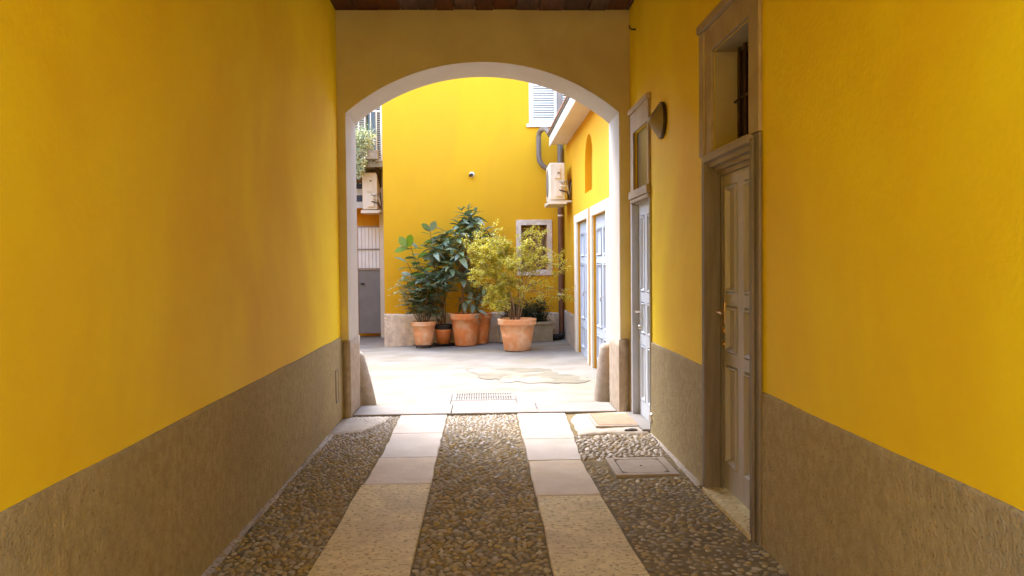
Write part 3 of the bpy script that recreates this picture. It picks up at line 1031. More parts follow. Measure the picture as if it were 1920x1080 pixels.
# ------------------------------------------------------------------ wall lamp
lp = root("wall_lamp", (XR, 6.68, 2.65), "cone shaped wall lamp with dark rim between the two right-hand doors", "wall lamp")
b = MB()
b.lathe([(0.0001, 0.0), (0.140, 0.0), (0.148, -0.005), (0.149, -0.022), (0.146, -0.028), (0.140, -0.030), (0.0001, -0.030)], (XR - 0.0015, 6.68, 2.65), n=48, axis='x')
b.build("lamp_base", M['lamp_base'], lp)
b = MB()
b.lathe([(0.139, -0.031), (0.137, -0.034), (0.09, -0.068), (0.045, -0.102), (0.02, -0.116), (0.0001, -0.119)], (XR - 0.0015, 6.68, 2.65), n=48, axis='x')
b.build("lamp_shade", M['lamp_shade'], lp)

# ------------------------------------------------------------------ arch wall
aw = root("arch_wall", (0, YA, 0), "beige plastered end wall with wide segmental archway opening onto the courtyard", "wall")
AL, AR, ZS, ZP = -1.325, 1.365, 2.99, 3.485
TOPZ, OUTL, OUTR = 4.7, -6.5, 4.6
hw = (AR - AL) / 2
rise = ZP - ZS
RAD = (hw * hw + rise * rise) / (2 * rise)
cxa, cza = (AL + AR) / 2, ZP - RAD
NA = 48
arc = []
for i in range(NA + 1):
    x = AL + (AR - AL) * i / NA
    arc.append((x, cza + math.sqrt(max(0, RAD * RAD - (x - cxa) ** 2))))
arc[0], arc[-1] = (AL, ZS), (AR, ZS)
b = MB()
for yy, mi_ in ((YA, 0), (YB, 1)):
    for i in range(NA):
        (xa, za), (xb, zb) = arc[i], arc[i + 1]
        b.add([(xa, yy, za), (xb, yy, zb), (xb, yy, TOPZ), (xa, yy, TOPZ)], [(0, 1, 2, 3)], mi_)
    for xa, xb in ((OUTL, AL), (AR, OUTR)):
        b.add([(xa, yy, -0.11), (xb, yy, -0.11), (xb, yy, ZS), (xa, yy, ZS)], [(0, 1, 2, 3)], mi_)
        b.add([(xa, yy, ZS), (xb, yy, ZS), (xb, yy, TOPZ), (xa, yy, TOPZ)], [(0, 1, 2, 3)], mi_)
for i in range(NA):
    (xa, za), (xb, zb) = arc[i], arc[i + 1]
    b.add([(xa, YA, za), (xb, YA, zb), (xb, YB, zb), (xa, YB, za)], [(0, 1, 2, 3)], 2, True)
for x in (AL, AR):
    b.add([(x, YA, -0.11), (x, YB, -0.11), (x, YB, ZS), (x, YA, ZS)], [(0, 1, 2, 3)], 2)
for x in (OUTL, OUTR):
    b.add([(x, YA, -0.11), (x, YB, -0.11), (x, YB, TOPZ), (x, YA, TOPZ)], [(0, 1, 2, 3)])
b.add([(OUTL, YA, TOPZ), (OUTR, YA, TOPZ), (OUTR, YB, TOPZ), (OUTL, YB, TOPZ)], [(0, 1, 2, 3)])
M['reveal'] = mat("beige_plaster_daylight_tint", (0.50, 0.47, 0.43), (0.45, 0.42, 0.38), scale=2, rough=0.8, bump=0.15, bscale=50, bdist=0.002, c3=(0.50, 0.42, 0.34), s3=1.5, t3=(0.55, 0.85))  # same beige plaster as the front; cooler daylight put into its colour
b.build("plaster", [M['arch'], M['yellow_out'], M['reveal']], aw, recalc=False)
M['plinth'] = mat("pier_plinth_render", (0.42, 0.35, 0.28), (0.31, 0.25, 0.19), scale=12, rough=0.88, bump=0.9, bscale=70, bdist=0.006, bstretch=(1, 1, 0.6), c3=(0.36, 0.29, 0.22), s3=3,
                  t3=(0.5, 0.8))


def plinth(x0, x1, ztop, side):
    """box of rough render around the foot of a pier, subdivided and worn"""
    bm = bmesh.new()
    bmesh.ops.create_cube(bm, size=1)
    y0_, y1_ = YA - 0.014, YB + 0.012
    for v in bm.verts:
        v.co = Vector((x0 if v.co.x < 0 else x1, y0_ if v.co.y < 0 else y1_, -0.11 if v.co.z < 0 else ztop))
    es = [e for e in bm.edges if e.verts[0].co.z > 0 or e.verts[1].co.z > 0]
    bmesh.ops.bevel(bm, geom=es, offset=0.011, segments=3, affect='EDGES')
    bmesh.ops.subdivide_edges(bm, edges=[e for e in bm.edges if e.calc_length() > 0.09], cuts=9, use_grid_fill=True)
    for v in bm.verts:
        c = v.co
        n_ = noise.noise(c * 14) * 0.0035 + noise.noise(c * 40) * 0.0015
        if abs(c.x - (x1 if side < 0 else x0)) < 0.02: c.x += n_
        if c.y < y0_ + 0.02: c.y += n_
    me = bpy.data.meshes.new("pier_plinth")
    off = wloc(aw)
    for v in bm.verts: v.co -= off
    for f in bm.faces: f.smooth = True
    bm.to_mesh(me); bm.free()
    me.materials.append(M['plinth'])
    o = bpy.data.objects.new("pier_plinth", me)
    COL.objects.link(o)
    o.parent = aw


plinth(XL + 0.018, AL + 0.010, 0.765, -1)
plinth(AR - 0.010, XR - 0.018, 0.745, 1)
b = MB()
b.box(-1.136, -0.846, YA - 0.007, YA - 0.001, 3.42, 3.62)
b.build("cover_plate", M['arch'], aw, bevel=0.002)

# guard stones
def guard_stone(cx_, cy_, h, r, lean, label):
    g = root("guard_stone", (cx_, cy_, 0), label, "guard stone", "guard stones at the courtyard foot of the archway")
    prof = [(1.0, -0.03), (1.0, 0.02), (0.95, 0.25), (0.84, 0.5), (0.72, 0.75), (0.62, 0.92), (0.48, 0.985), (0.2, 1.0), (0.001, 1.002)]
    vs, fs = [], []
    n_ = 32
    for pr, pz in prof:
        for k_ in range(n_):
            a = 2 * pi * k_ / n_
            w = 1 + 0.03 * noise.noise(Vector((cos(a) * 2, sin(a) * 2, pz * 3 + cx_)))
            vs.append((cx_ + lean * max(0, pz) + r * pr * w * cos(a), cy_ + r * pr * w * sin(a), h * pz))
    for i in range(len(prof) - 1):
        for k_ in range(n_):
            fs.append((i * n_ + k_, i * n_ + (k_ + 1) % n_, (i + 1) * n_ + (k_ + 1) % n_, (i + 1) * n_ + k_))
    q = MB()
    q.add(vs, fs, 0, True)
    q.build("stone", M['guard'], g)


guard_stone(-1.29, 8.98, 0.57, 0.125, -0.085, "conical granite guard stone at the foot of the left arch pier")
guard_stone(1.345, 9.03, 0.62, 0.135, 0.02, "conical granite guard stone beside the right arch pier, before the blue doors")

# ------------------------------------------------------------------ courtyard: back building
cb = root("courtyard_building", (0, 15.6, 0), "bright yellow rear building with louvred upper window above the potted plants", "building")
YW = 15.6
b = MB()
gridwall(b, 'y', YW, 0.45, -1.845, 3.6, -0.12, 6.6, [(0.735, 1.225, 1.39, 2.23), (0.93, 1.93, 4.13, 5.35)], back=False)
b.box(-1.845, -1.40, YW + 0.451, 21, -0.12, 6.6)
b.build("plaster", M['yellow_out'], cb)
b = MB()
rough_sheet(b, 'y', YW, -0.03, -1.855, 1.55, -0.12, 0.585, 0.03, 0.016, 5.0, topamp=0.02)
b.build("stone_base", M['dado_out'], cb)
b = MB()
X0, X1, Z0, Z1 = 0.64, 1.32, 1.28, 2.33
b.box(X0, 0.735, YW - 0.02, YW + 0.08, Z0, Z1); b.box(1.225, X1, YW - 0.02, YW + 0.08, Z0, Z1)
b.box(0.736, 1.224, YW - 0.02, YW + 0.08, 2.23, Z1); b.box(0.736, 1.224, YW - 0.024, YW + 0.08, Z0, 1.39)
wf = b.build("window_surround", M['stone_frame'], cb, bevel=0.005)
M['mesh_in'] = mat("brown_window_mesh", (0.30, 0.19, 0.08), (0.22, 0.14, 0.055), scale=40, rough=0.8)
b = MB()
b.box(0.74, 1.22, YW + 0.12, YW + 0.13, 1.36, 2.26)
wp = b.build("window_pane", M['mesh_in'], cb)
for i in range(5):
    b = MB()
    x = 0.80 + 0.092 * i
    b.tube([(x, YW + 0.06, 1.39), (x, YW + 0.06, 2.23)], 0.008, 6)
    b.build("window_bar", M['bar'], wp)
for zz in (1.60, 1.81, 2.02):
    b = MB()
    b.tube([(0.737, YW + 0.06, zz), (1.223, YW + 0.06, zz)], 0.007, 6)
    b.build("window_bar", M['bar'], wp)
# upper window with shutters
b = MB()
b.box(0.905, 0.932, YW - 0.012, YW + 0.10, 4.10, 5.38); b.box(1.928, 1.955, YW - 0.012, YW + 0.10, 4.10, 5.38); b.box(0.933, 1.927, YW - 0.012, YW + 0.10, 5.34, 5.38)
b.build("window_frame", M['white'], cb, bevel=0.003)
b = MB()
b.box(0.855, 2.0, YW - 0.055, YW + 0.1, 4.065, 4.125)
b.build("window_sill", M['cream'], cb, bevel=0.006)
b = MB()
b.box(0.94, 1.92, YW + 0.14, YW + 0.15, 4.14, 5.33)
b.build("window_pane", M['dark_glass'], cb)
for (xa, xb) in ((0.936, 1.428), (1.432, 1.924)):
    b = MB()
    b.box(xa, xa + 0.05, YW + 0.02, YW + 0.06, 4.14, 5.33); b.box(xb - 0.05, xb, YW + 0.02, YW + 0.06, 4.14, 5.33)
    b.box(xa + 0.051, xb - 0.051, YW + 0.02, YW + 0.06, 4.14, 4.21); b.box(xa + 0.051, xb - 0.051, YW + 0.02, YW + 0.06, 5.26, 5.33)
    sh = b.build("shutter", M['white'], cb, bevel=0.002)
    z = 4.235
    first = None
    k = 0
    while z < 5.25:
        if first is None:
            b = MB()
            zc = z
            b.add([(xa + 0.051, YW + 0.018, zc - 0.018), (xb - 0.051, YW + 0.018, zc - 0.018), (xb - 0.051, YW + 0.052, zc + 0.014), (xa + 0.051, YW + 0.052, zc + 0.014),
                   (xa + 0.051, YW + 0.018, zc - 0.010), (xb - 0.051, YW + 0.018, zc - 0.010), (xb - 0.051, YW + 0.052, zc + 0.022), (xa + 0.051, YW + 0.052, zc + 0.022)],
                  [(0, 1, 2, 3), (4, 5, 6, 7), (0, 1, 5, 4), (1, 2, 6, 5), (2, 3, 7, 6), (3, 0, 4, 7)])
            first = b.build("slat", M['white'], sh)
        else:
            copy_obj(first, sh, location=(0, 0, z - 4.235))
        z += 0.045

# wing at the right
wg = root("courtyard_wing", (1.55, 12, 0), "low yellow side wing with two blue double doors and overhanging eave", "building")
XW = 1.55
NI = (11.53, 12.40, 2.545, 3.37)
doors = [(12.0, 13.36), (10.16, 11.50)]
b = MB()
gridwall(b, 'x', XW, 0.4, YB + 0.001, YW - 0.001, -0.12, 3.66, [(doors[0][0], doors[0][1], -0.12, 2.16), (doors[1][0], doors[1][1], -0.12, 2.16), NI], back=False)
# arched top of the niche
nc, nh = (NI[0] + NI[1]) / 2, (NI[1] - NI[0]) / 2
arcn = []
for i in range(25):
    t = pi * i / 24
    arcn.append((nc - nh * cos(t), NI[3] - 0.003 - (1 - sin(t)) * 0.40))
for i in range(24):
    (ya, za), (yb_, zb) = arcn[i], arcn[i + 1]
    b.add([(XW, ya, za), (XW, yb_, zb), (XW, yb_, NI[3]), (XW, ya, NI[3])], [(0, 1, 2, 3)])
    b.add([(XW, ya, za), (XW, yb_, zb), (XW + 0.10, yb_, zb), (XW + 0.10, ya, za)], [(0, 1, 2, 3)])
b.build("plaster", M['yellow_out'], wg, recalc=False)
b = MB()
b.box(XW + 0.10, XW + 0.12, NI[0] - 0.02, NI[1] + 0.02, NI[2] - 0.02, NI[3] + 0.02)
b.build("niche_back", mat("niche_plaster", (0.60, 0.40, 0.03), (0.56, 0.36, 0.025), scale=2), wg)
b = MB()
rough_sheet(b, 'x', XW, -0.02, 13.74, YW - 0.04, -0.12, 0.63, 0.04, 0.004, 2.2)
b.build("plinth", M['cement'], wg)
for (ya, yb_) in doors:
    b = MB()
    fo = 0.13 if ya > 11.8 else 0.45
    fo2 = 0.32 if ya > 11.8 else 0.14
    b.box(XW - 0.03, XW + 0.10, ya - fo, ya - 0.001, -0.05, 2.16); b.box(XW - 0.03, XW + 0.10, yb_ + 0.001, yb_ + fo2, -0.05, 2.16)
    b.box(XW - 0.03, XW + 0.10, ya - fo, yb_ + fo2, 2.161, 2.29)
    b.build("door_surround", M['cream'], wg, bevel=0.006)
    mid = (ya + yb_) / 2
    for (a, c) in ((ya + 0.003, mid - 0.002), (mid + 0.002, yb_ - 0.003)):
        pl = [(a + 0.09, c - 0.09, 1.60, 1.98), (a + 0.09, c - 0.09, 0.62, 1.50), (a + 0.09, c - 0.09, 0.16, 0.52)]
        lf = leaf_with_panels("door", M['blue_leaf'], wg, XW + 0.035, a, c, 0.03, 2.15, pl)
    b = MB()
    b.tube([(XW + 0.036, mid - 0.045, 1.05), (XW - 0.01, mid - 0.045, 1.05), (XW - 0.01, mid - 0.045, 1.0)], 0.008, 6)
    b.build("door_handle", M['iron'], lf)
# eave: soffit, fascia, gutter, roof
b = MB()
b.box(1.262, 3.8, YB + 0.003, 15.05, 3.662, 3.70)
b.build("soffit", M['soffit'], wg)
b = MB()
b.box(1.235, 1.26, YB + 0.003, 15.055, 3.63, 3.80)
b.build("fascia", M['white'], wg, bevel=0.003)
b = MB()
b.box(1.21, 1.30, YB + 0.003, 15.06, 3.802, 3.83)
b.build("gutter", M['gutter'], wg, bevel=0.004)
b = MB()
b.add([(1.20, YB + 0.003, 3.835), (4.6, YB + 0.003, 4.75), (4.6, 15.05, 4.75), (1.20, 15.05, 3.835), (1.20, YB + 0.003, 3.86), (4.6, YB + 0.003, 4.78), (4.6, 15.05, 4.78), (1.20, 15.05, 3.86)],
      [(0, 1, 2, 3), (4, 5, 6, 7), (0, 1, 5, 4), (1, 2, 6, 5), (2, 3, 7, 6), (3, 0, 4, 7)])
b.build("roof", M['tile'], wg)
b = MB()
b.box(4.2, 4.6, YB + 0.003, 15.59, -0.12, 4.7)
b.build("rear_wall", M['yellow_out'], wg)

# downpipe in the corner
dp = root("downpipe", (1.48, 15.5, 0.1), "brown downpipe in the corner beside the small barred window", "downpipe")
b = MB()
b.tube([(1.475, 15.50, 0.12), (1.475, 15.50, 2.55)], 0.052, 14)
b.build("lower_pipe", M['pipe_brown'], dp)
b = MB()
b.tube([(1.475, 15.50, 2.551), (1.475, 15.50, 3.95), (1.475, 15.50, 5.6)], 0.052, 14)
b.build("upper_pipe", M['pipe_grey'], dp)
for zz in (0.92, 2.4):
    b = MB()
    b.tube([(1.475, 15.50, zz - 0.015), (1.475, 15.50, zz + 0.015)], 0.058, 14)
    b.box(1.47, 1.48, 15.555, 15.60, zz - 0.01, zz + 0.01)
    b.build("clamp", M['cream'], dp)
b = MB()
b.tube([(1.475, 15.50, 0.20), (1.475, 15.48, 0.15), (1.44, 15.42, 0.13), (1.36, 15.36, 0.13), (1.30, 15.34, 0.125)], [0.055, 0.06, 0.062, 0.062, 0.06], 12)
b.build("shoe", M['black'], dp)
gp = root("gutter_pipe", (1.1, 15.4, 3.6), "grey gutter pipe bending below the eave behind the ivory outdoor unit", "pipe")
b = MB()
b.tube([(1.25, 15.10, 3.86), (1.19, 15.22, 3.97), (1.12, 15.35, 3.98), (1.08, 15.42, 3.93), (1.07, 15.45, 3.85), (1.07, 15.45, 3.50), (1.08, 15.45, 3.42), (1.14, 15.45, 3.33), (1.28, 15.47, 3.24), (1.44, 15.50, 3.17)], 0.047, 12)
b.build("pipe_run", M['pipe_grey'], gp)

# outdoor units
def ac_unit(x0, x1, y0, y1, z0, z1, label, wallx, pipes=True, face='y'):
    a = root("outdoor_unit", ((x0 + x1) / 2, (y0 + y1) / 2, z0), label, "air conditioner", "air conditioning outdoor units in the courtyard")
    q = MB(); q.box(x0, x1, y0, y1, z0, z1); cas = q.build("casing", M['ac'], a, bevel=0.018)
    q = MB()
    # front with round fan grille, facing -x
    q.lathe([(0.24, 0.0), (0.24, -0.008), (0.225, -0.010), (0.0001, -0.004)], (x0 - 0.0015, (y0 + y1) / 2 + 0.08, (z0 + z1) / 2), n=28, axis='x')
    q.build("fan_grille", M['ac_dark'], a)
    # ribbed cover and valve box on the end that looks at the arch
    q = MB()
    w = x1 - x0
    q.box(x0 + 0.10 * w, x0 + 0.115 * w, y0 - 0.008, y0 - 0.001, z0 + 0.04, z1 - 0.05)
    q.box(x0 + 0.34 * w, x0 + 0.68 * w, y0 - 0.030, y0 - 0.001, z0 + 0.36, z1 - 0.09)
    q.build("side_cover", M['ac'], a, bevel=0.006)
    q = MB(); q.box(x0 + 0.36 * w, x0 + 0.80 * w, y0 - 0.040, y0 - 0.001, z0 + 0.05, z0 + 0.30); q.build("valve_cover", M['ac'], a, bevel=0.006)
    q = MB()
    q.box(x0 + 0.5 * w, x0 + 0.66 * w, y0 - 0.036, y0 - 0.031, z1 - 0.19, z1 - 0.16)
    q.build("hand_grip", M['ac_dark'], a)
    q = MB()
    q.box(x0 - 0.03, wallx - 0.002, y0 + 0.02, y0 + 0.06, z0 - 0.045, z0 - 0.012); q.box(x0 - 0.03, wallx - 0.002, y1 - 0.06, y1 - 0.02, z0 - 0.045, z0 - 0.012)
    q.box(x0 - 0.03, x1 + 0.03, y0 - 0.04, y1 + 0.04, z0 - 0.078, z0 - 0.046)
    q.build("bracket", M['ac'], a, bevel=0.004)
    if pipes:
        for k_, (za, c_) in enumerate(((0.30, M['iron']), (0.24, M['ac']), (0.16, M['bar']))):
            q = MB()
            q.tube([(x0 + 0.62 * w, y0 - 0.03, z0 + za), (x0 + 0.85 * w, y0 - 0.07, z0 + za - 0.02), (x1 + 0.03, y0 - 0.05, z0 + za + 0.02 - 0.03 * k_), (x1 + 0.06, y0 + 0.0, z0 + za - 0.12),
                    (x1 + 0.07, y0 + 0.04, z0 + 0.02 + 0.03 * k_), (wallx - 0.01, y0 + 0.06, z0 + 0.25 + 0.05 * k_)], 0.012, 8)
            q.build("pipe", c_, a)
    return a


ac_unit(1.17, 1.43, 14.2, 15.0, 2.60, 3.23, "ivory outdoor unit on the side wing under the eave", XW)
# security camera on the rear wall
sc_ = root("security_camera", (-0.18, YW, 3.19), "tiny round security camera alone on the bright yellow rear wall", "security camera")
b = MB(); b.lathe([(0.0001, -0.02), (0.045, -0.02), (0.05, 0.0), (0.05, 0.002)], (-0.18, YW, 3.19), n=18, axis='y'); b.build("mount", M['cream'], sc_)
b = MB(); b.tube([(-0.18, YW - 0.02, 3.19), (-0.19, YW - 0.06, 3.175), (-0.21, YW - 0.12, 3.16)], [0.022, 0.032, 0.028], 12); b.build("camera_body", M['lamp_base'], sc_)

# ------------------------------------------------------------------ alley at the left
al = root("alley_house", (-3.0, 18.3, 0), "ochre house with flowered balcony at the end of the alley left of the plants", "building")
b = MB()
gridwall(b, 'y', 18.4, 0.4, -6.5, -1.846, -0.12, 6.2, [(-2.95, -1.95, 3.80, 5.9)], back=False)
b.build("plaster", M['orange_in'], al)
b = MB(); b.box(-2.96, -1.94, 18.52, 18.53, 3.75, 5.95); b.build("balcony_door_pane", M['dark_glass'], al)
for (xa, xb) in ((-2.80, -2.52), (-2.32, -2.00)):
    b = MB()
    b.box(xa, xa + 0.03, 18.34, 18.38, 3.78, 5.8); b.box(xb - 0.03, xb, 18.34, 18.38, 3.78, 5.8); b.box(xa + 0.031, xb - 0.031, 18.34, 18.38, 3.78, 3.86)
    b.box(xa + 0.031, xb - 0.031, 18.34, 18.38, 5.72, 5.8)
    sh = b.build("shutter", M['cornice'], al)
    b = MB()
    b.box(xa + 0.031, xb - 0.031, 18.345, 18.375, 3.88, 3.90)
    s0 = b.build("slat", M['cornice'], sh)
    for k in range(1, 38):
        copy_obj(s0, sh, location=(0, 0, 0.048 * k))
# balcony
bl = MB()
bl.box(-3.6, -1.99, 16.95, 18.398, 3.50, 3.62)
o = bl.build("balcony_slab", M['conc'], al, bevel=0.008)
b = MB()
b.box(-3.6, -1.99, 16.97, 16.99, 4.62, 4.65)
b.box(-3.6, -1.99, 16.97, 16.99, 3.70, 3.72)
rl = b.build("railing", M['white'], al)
b = MB(); b.box(-2.01, -1.995, 16.972, 16.988, 3.62, 4.62); q0 = b.build("baluster", M['white'], rl)
for k in range(1, 13):
    copy_obj(q0, rl, location=(-0.12 * k, 0, 0))
b = MB(); b.tube([(-2.02, 16.96, 3.62), (-2.02, 16.96, 6.2)], 0.022, 8); b.build("balcony_post", M['white'], al)
for xx in (-2.15, -2.85):
    b = MB(); b.prism([(16.98, 3.499), (18.39, 3.499), (18.39, 2.9), (18.33, 2.9)], xx - 0.02, xx + 0.02, 'x'); b.build("balcony_bracket", M['bar'], al)
# pale wall end next to the gate
b = MB(); b.box(-2.19, -2.03, 17.75, 18.35, -0.12, 3.495); b.build("pale_pier", M['cream'], al, bevel=0.01)
ac_unit(-2.47, -2.16, 17.25, 17.68, 2.66, 3.42, "ivory outdoor unit hanging below the flowering balcony", -2.10, True)
# gate
gt = root("yard_gate", (-2.44, 18.0, 0), "tall gate with white boarded top over grey sheet at the alley end", "gate")
GX0, GX1 = -2.68, -2.22
b = MB(); b.box(GX0, GX1, 17.98, 18.01, 0.03, 1.40); b.build("lower_sheet", M['gate_grey'], gt, bevel=0.004)
for k in range(6):
    b = MB(); xa = GX0 + (GX1 - GX0) * k / 6; b.box(xa + 0.004, xa + (GX1 - GX0) / 6 - 0.004, 17.97 + 0.012 * (k % 2), 18.0, 1.44, 2.32); b.build("gate_board", M['gate_white'], gt, bevel=0.003)
for (za, zb) in ((1.401, 1.435), (1.83, 1.86), (2.322, 2.35)):
    b = MB(); b.box(GX0 - 0.01, GX1 + 0.01, 17.955, 17.968, za, zb); b.build("gate_rail", M['iron'], gt)
b = MB(); b.box(GX0 - 0.06, GX0 - 0.012, 17.95, 18.03, -0.1, 2.36); b.build("gate_post", M['gate_white'], gt)
b = MB(); b.box(GX0 + 0.05, GX0 + 0.13, 17.95, 17.978, 1.08, 1.12); b.build("gate_handle", M['black'], gt)
# striped awning below the balcony
awn = root("awning", (-2.75, 17.8, 3.0), "small blue and white striped awning below the balcony beside the outdoor unit", "awning")
for k in range(4):
    b = MB()
    za = 3.28 - 0.14 * k
    b.add([(-2.95, 17.9 - 0.03 * k, za), (-2.50, 17.9 - 0.03 * k, za), (-2.50, 17.87 - 0.03 * k, za - 0.135), (-2.95, 17.87 - 0.03 * k, za - 0.135),
           (-2.95, 17.92 - 0.03 * k, za), (-2.50, 17.92 - 0.03 * k, za), (-2.50, 17.89 - 0.03 * k, za - 0.135), (-2.95, 17.89 - 0.03 * k, za - 0.135)],
          [(0, 1, 2, 3), (4, 5, 6, 7), (0, 1, 5, 4), (1, 2, 6, 5), (2, 3, 7, 6), (3, 0, 4, 7)])
    b.build("awning_stripe", (M['slate'], M['white'])[k % 2], awn)
# wall closing the courtyard on the left, out of the picture
lwg = root("courtyard_side_house", (-4.6, 12, 0), "yellow house closing the courtyard on the left, out of the picture", "building")
b = MB(); b.box(-5.0, -4.6, YB + 0.003, 18.39, -0.12, 4.6); b.build("plaster", M['yellow_out'], lwg)

# ------------------------------------------------------------------ plants
def leaf_mesh(name, L_, W, mat_, curl=0.25, fold=0.3, seg=6, tip=0.85):
    """leaf along +x from the origin, folded along its midrib and drooping"""
    vs, fs = [], []
    for i in range(seg + 1):
        t = i / seg
        w = W * 0.5 * (sin(pi * t ** tip) ** (0.6 if tip > 1 else 0.8) if 0 < t < 1 else 0.03)
        x, z = L_ * t, -curl * L_ * t * t
        zz = z + fold * w
        vs += [(x, -w, zz), (x, 0, z), (x, w, zz)]
    for i in range(seg):
        a = i * 3
        fs += [(a, a + 1, a + 4, a + 3), (a + 1, a + 2, a + 5, a + 4)]
    me = bpy.data.meshes.new(name)
    me.from_pydata(vs, [], fs)
    for p in me.polygons: p.use_smooth = True
    me.materials.append(mat_)
    return me


def orient(d, roll=0.0):
    d = d.normalized()
    z = Vector((0, 0, 1)) - d * d.z
    if z.length < 1e-3: z = Vector((0, 1, 0))
    z.normalize()
    y = z.cross(d)
    m_ = Matrix((d, y, z)).transposed()
    return (m_ @ Matrix.Rotation(roll, 3, 'X'))


def put_leaf(me, parent, pos, d, s=1.0, roll=0.0, name="leaf"):
    o = bpy.data.objects.new(name, me)
    COL.objects.link(o)
    o.parent = parent
    o.location = Vector(pos) - wloc(parent)
    m_ = orient(Vector(d), roll)
    o.rotation_euler = m_.to_euler()
    o.scale = (s, s, s)
    return o


def pot(parent, c, r, h, mat_, rim=True, n=48):
    q = MB()
    k = r
    prof = [(0.0001, 0.0), (0.66 * k, 0.0), (0.68 * k, 0.008), (0.80 * k, 0.42 * h), (0.815 * k, 0.45 * h), (0.812 * k, 0.47 * h), (0.905 * k, 0.80 * h), (0.985 * k, 0.815 * h), (1.0 * k, 0.84 * h), (0.985 * k, 0.90 * h),
            (1.0 * k, 0.93 * h), (1.02 * k, 0.97 * h), (1.0 * k, 1.0 * h), (0.94 * k, 1.0 * h), (0.90 * k, 0.93 * h), (0.88 * k, 0.80 * h)]
    q.lathe(prof, c, n=n)
    po = q.build("pot", mat_, parent)
    q = MB()
    q.lathe([(0.885 * k, 0.90 * h), (0.6 * k, 0.915 * h), (0.3 * k, 0.92 * h), (0.0001, 0.925 * h)], c, n=24)
    q.build("soil", M['soil'], parent)
    return po


def X(px, y=15.0): return (px - 904) / 103.3 * y / 15.0
def Zp(py, y=15.0): return 1.5 + (494 - py) / 103.3 * y / 15.0


pr = random.Random(11)


def limb(q, a, c, r1, r2, bend=0.06, n=5, sides=7):
    a, c = Vector(a), Vector(c)
    off = Vector((pr.uniform(-bend, bend), pr.uniform(-bend, bend), pr.uniform(-bend, bend) * 0.4))
    pts_, rs = [], []
    for i in range(n + 1):
        t = i / n
        pts_.append(a.lerp(c, t) + off * sin(pi * t))
        rs.append(r1 + (r2 - r1) * t)
    q.tube(pts_, rs, sides)
    return pts_


# loquat trees (two pots, one behind the other)
loq = [leaf_mesh("loquat_leaf_a", 0.20, 0.085, M['leaf_loquat'], 0.35), leaf_mesh("loquat_leaf_b", 0.17, 0.075, M['leaf_loquat'], 0.15), leaf_mesh("loquat_leaf_c", 0.23, 0.09, M['leaf_loquat'], 0.55)]


def rosette(parent, pos, n, droop=0.3, s=1.0, up=0.2, names="leaf", meshes=None):
    for i in range(n):
        a = 2 * pi * (i * 0.382) + pr.uniform(-0.3, 0.3)
        e = up + 0.5 - (i / n) * (0.7 + droop) + pr.uniform(-0.15, 0.15)
        e = 0.9 - 1.6 * (1 - i / n) * 0.8 + up - droop + pr.uniform(-0.2, 0.2)
        d = Vector((cos(a) * cos(e), sin(a) * cos(e), sin(e)))
        p = Vector(pos) + Vector((0, 0, -0.10 * (1 - i / n)))
        put_leaf(pr.choice(meshes or loq), parent, p, d, s * pr.uniform(0.75, 1.15), pr.uniform(-0.5, 0.5), names)


c3 = (-0.31, 15.12, gz(-0.31, 15.1))
pl3 = root("potted_loquat", c3, "tall potted loquat tree with dark drooping leaves in big orange terracotta pot", "potted plant", "potted plants along the rear wall")
pot(pl3, c3, 0.295, 0.585, M['terra'])
q = MB()
base = Vector((-0.36, 15.10, 0.5))
fork = Vector((X(866), 15.05, Zp(525)))
limb(q, base, fork, 0.026, 0.019, 0.03)
tops = [(862, 418, 15.0), (885, 402, 15.1), (876, 440, 14.8), (905, 432, 15.1), (846, 452, 14.9), (826, 447, 15.2), (862, 470, 14.75), (890, 465, 15.0), (845, 492, 14.8), (880, 425, 15.2), (838, 435, 15.15),
        (868, 448, 15.3), (900, 452, 15.35), (852, 475, 15.25), (815, 462, 14.9), (832, 478, 15.2), (872, 400, 15.0), (876, 492, 15.1), (858, 436, 14.75), (918, 436, 15.15), (890, 418, 14.9), (868, 512, 14.9)]
for (px, py, yy) in tops:
    p = Vector((X(px, yy), yy, Zp(py, yy)))
    midp = fork.lerp(p, 0.5) + Vector((pr.uniform(-.05, .05), pr.uniform(-.05, .05), 0))
    limb(q, fork, midp, 0.013, 0.009, 0.03, 3, 6)
    limb(q, midp, p, 0.009, 0.005, 0.03, 3, 6)
q.build("trunk", M['bark'], pl3)
for (px, py, yy) in tops:
    rosette(pl3, (X(px, yy), yy, Zp(py, yy)), 14, s=1.15)
for px, py, s_ in ((878, 392, .8), (892, 398, .7), (866, 394, .7)):
    for k in range(3):
        put_leaf(loq[1], pl3, (X(px), 15.0, Zp(py)), Vector((pr.uniform(-1, 1), pr.uniform(-.5, .5), 0.8)), s_)

c3b = (-0.06, 15.34, gz(0, 15.3))
pl3b = root("potted_loquat", (c3b[0], c3b[1], c3b[2]), "small low loquat in terracotta pot hidden behind the big orange pot", "potted plant", "potted plants along the rear wall")
pot(pl3b, c3b, 0.225, 0.57, M['terra'])
q = MB()
fk = Vector((-0.15, 15.3, 0.85))
limb(q, (-0.06, 15.34, 0.5), fk, 0.016, 0.012, 0.03)
low = [(885, 560, 14.95), (902, 552, 15.2), (868, 556, 15.1), (896, 540, 15.3), (880, 535, 15.25), (893, 575, 15.0), (905, 530, 15.3), (888, 515, 15.35)]
for (px, py, yy) in low:
    limb(q, fk, (X(px, yy), yy, Zp(py, yy)), 0.009, 0.005, 0.04, 4, 6)
q.build("trunk", M['bark'], pl3b)
for (px, py, yy) in low:
    rosette(pl3b, (X(px, yy), yy, Zp(py, yy)), 10, droop=0.55, s=0.9)

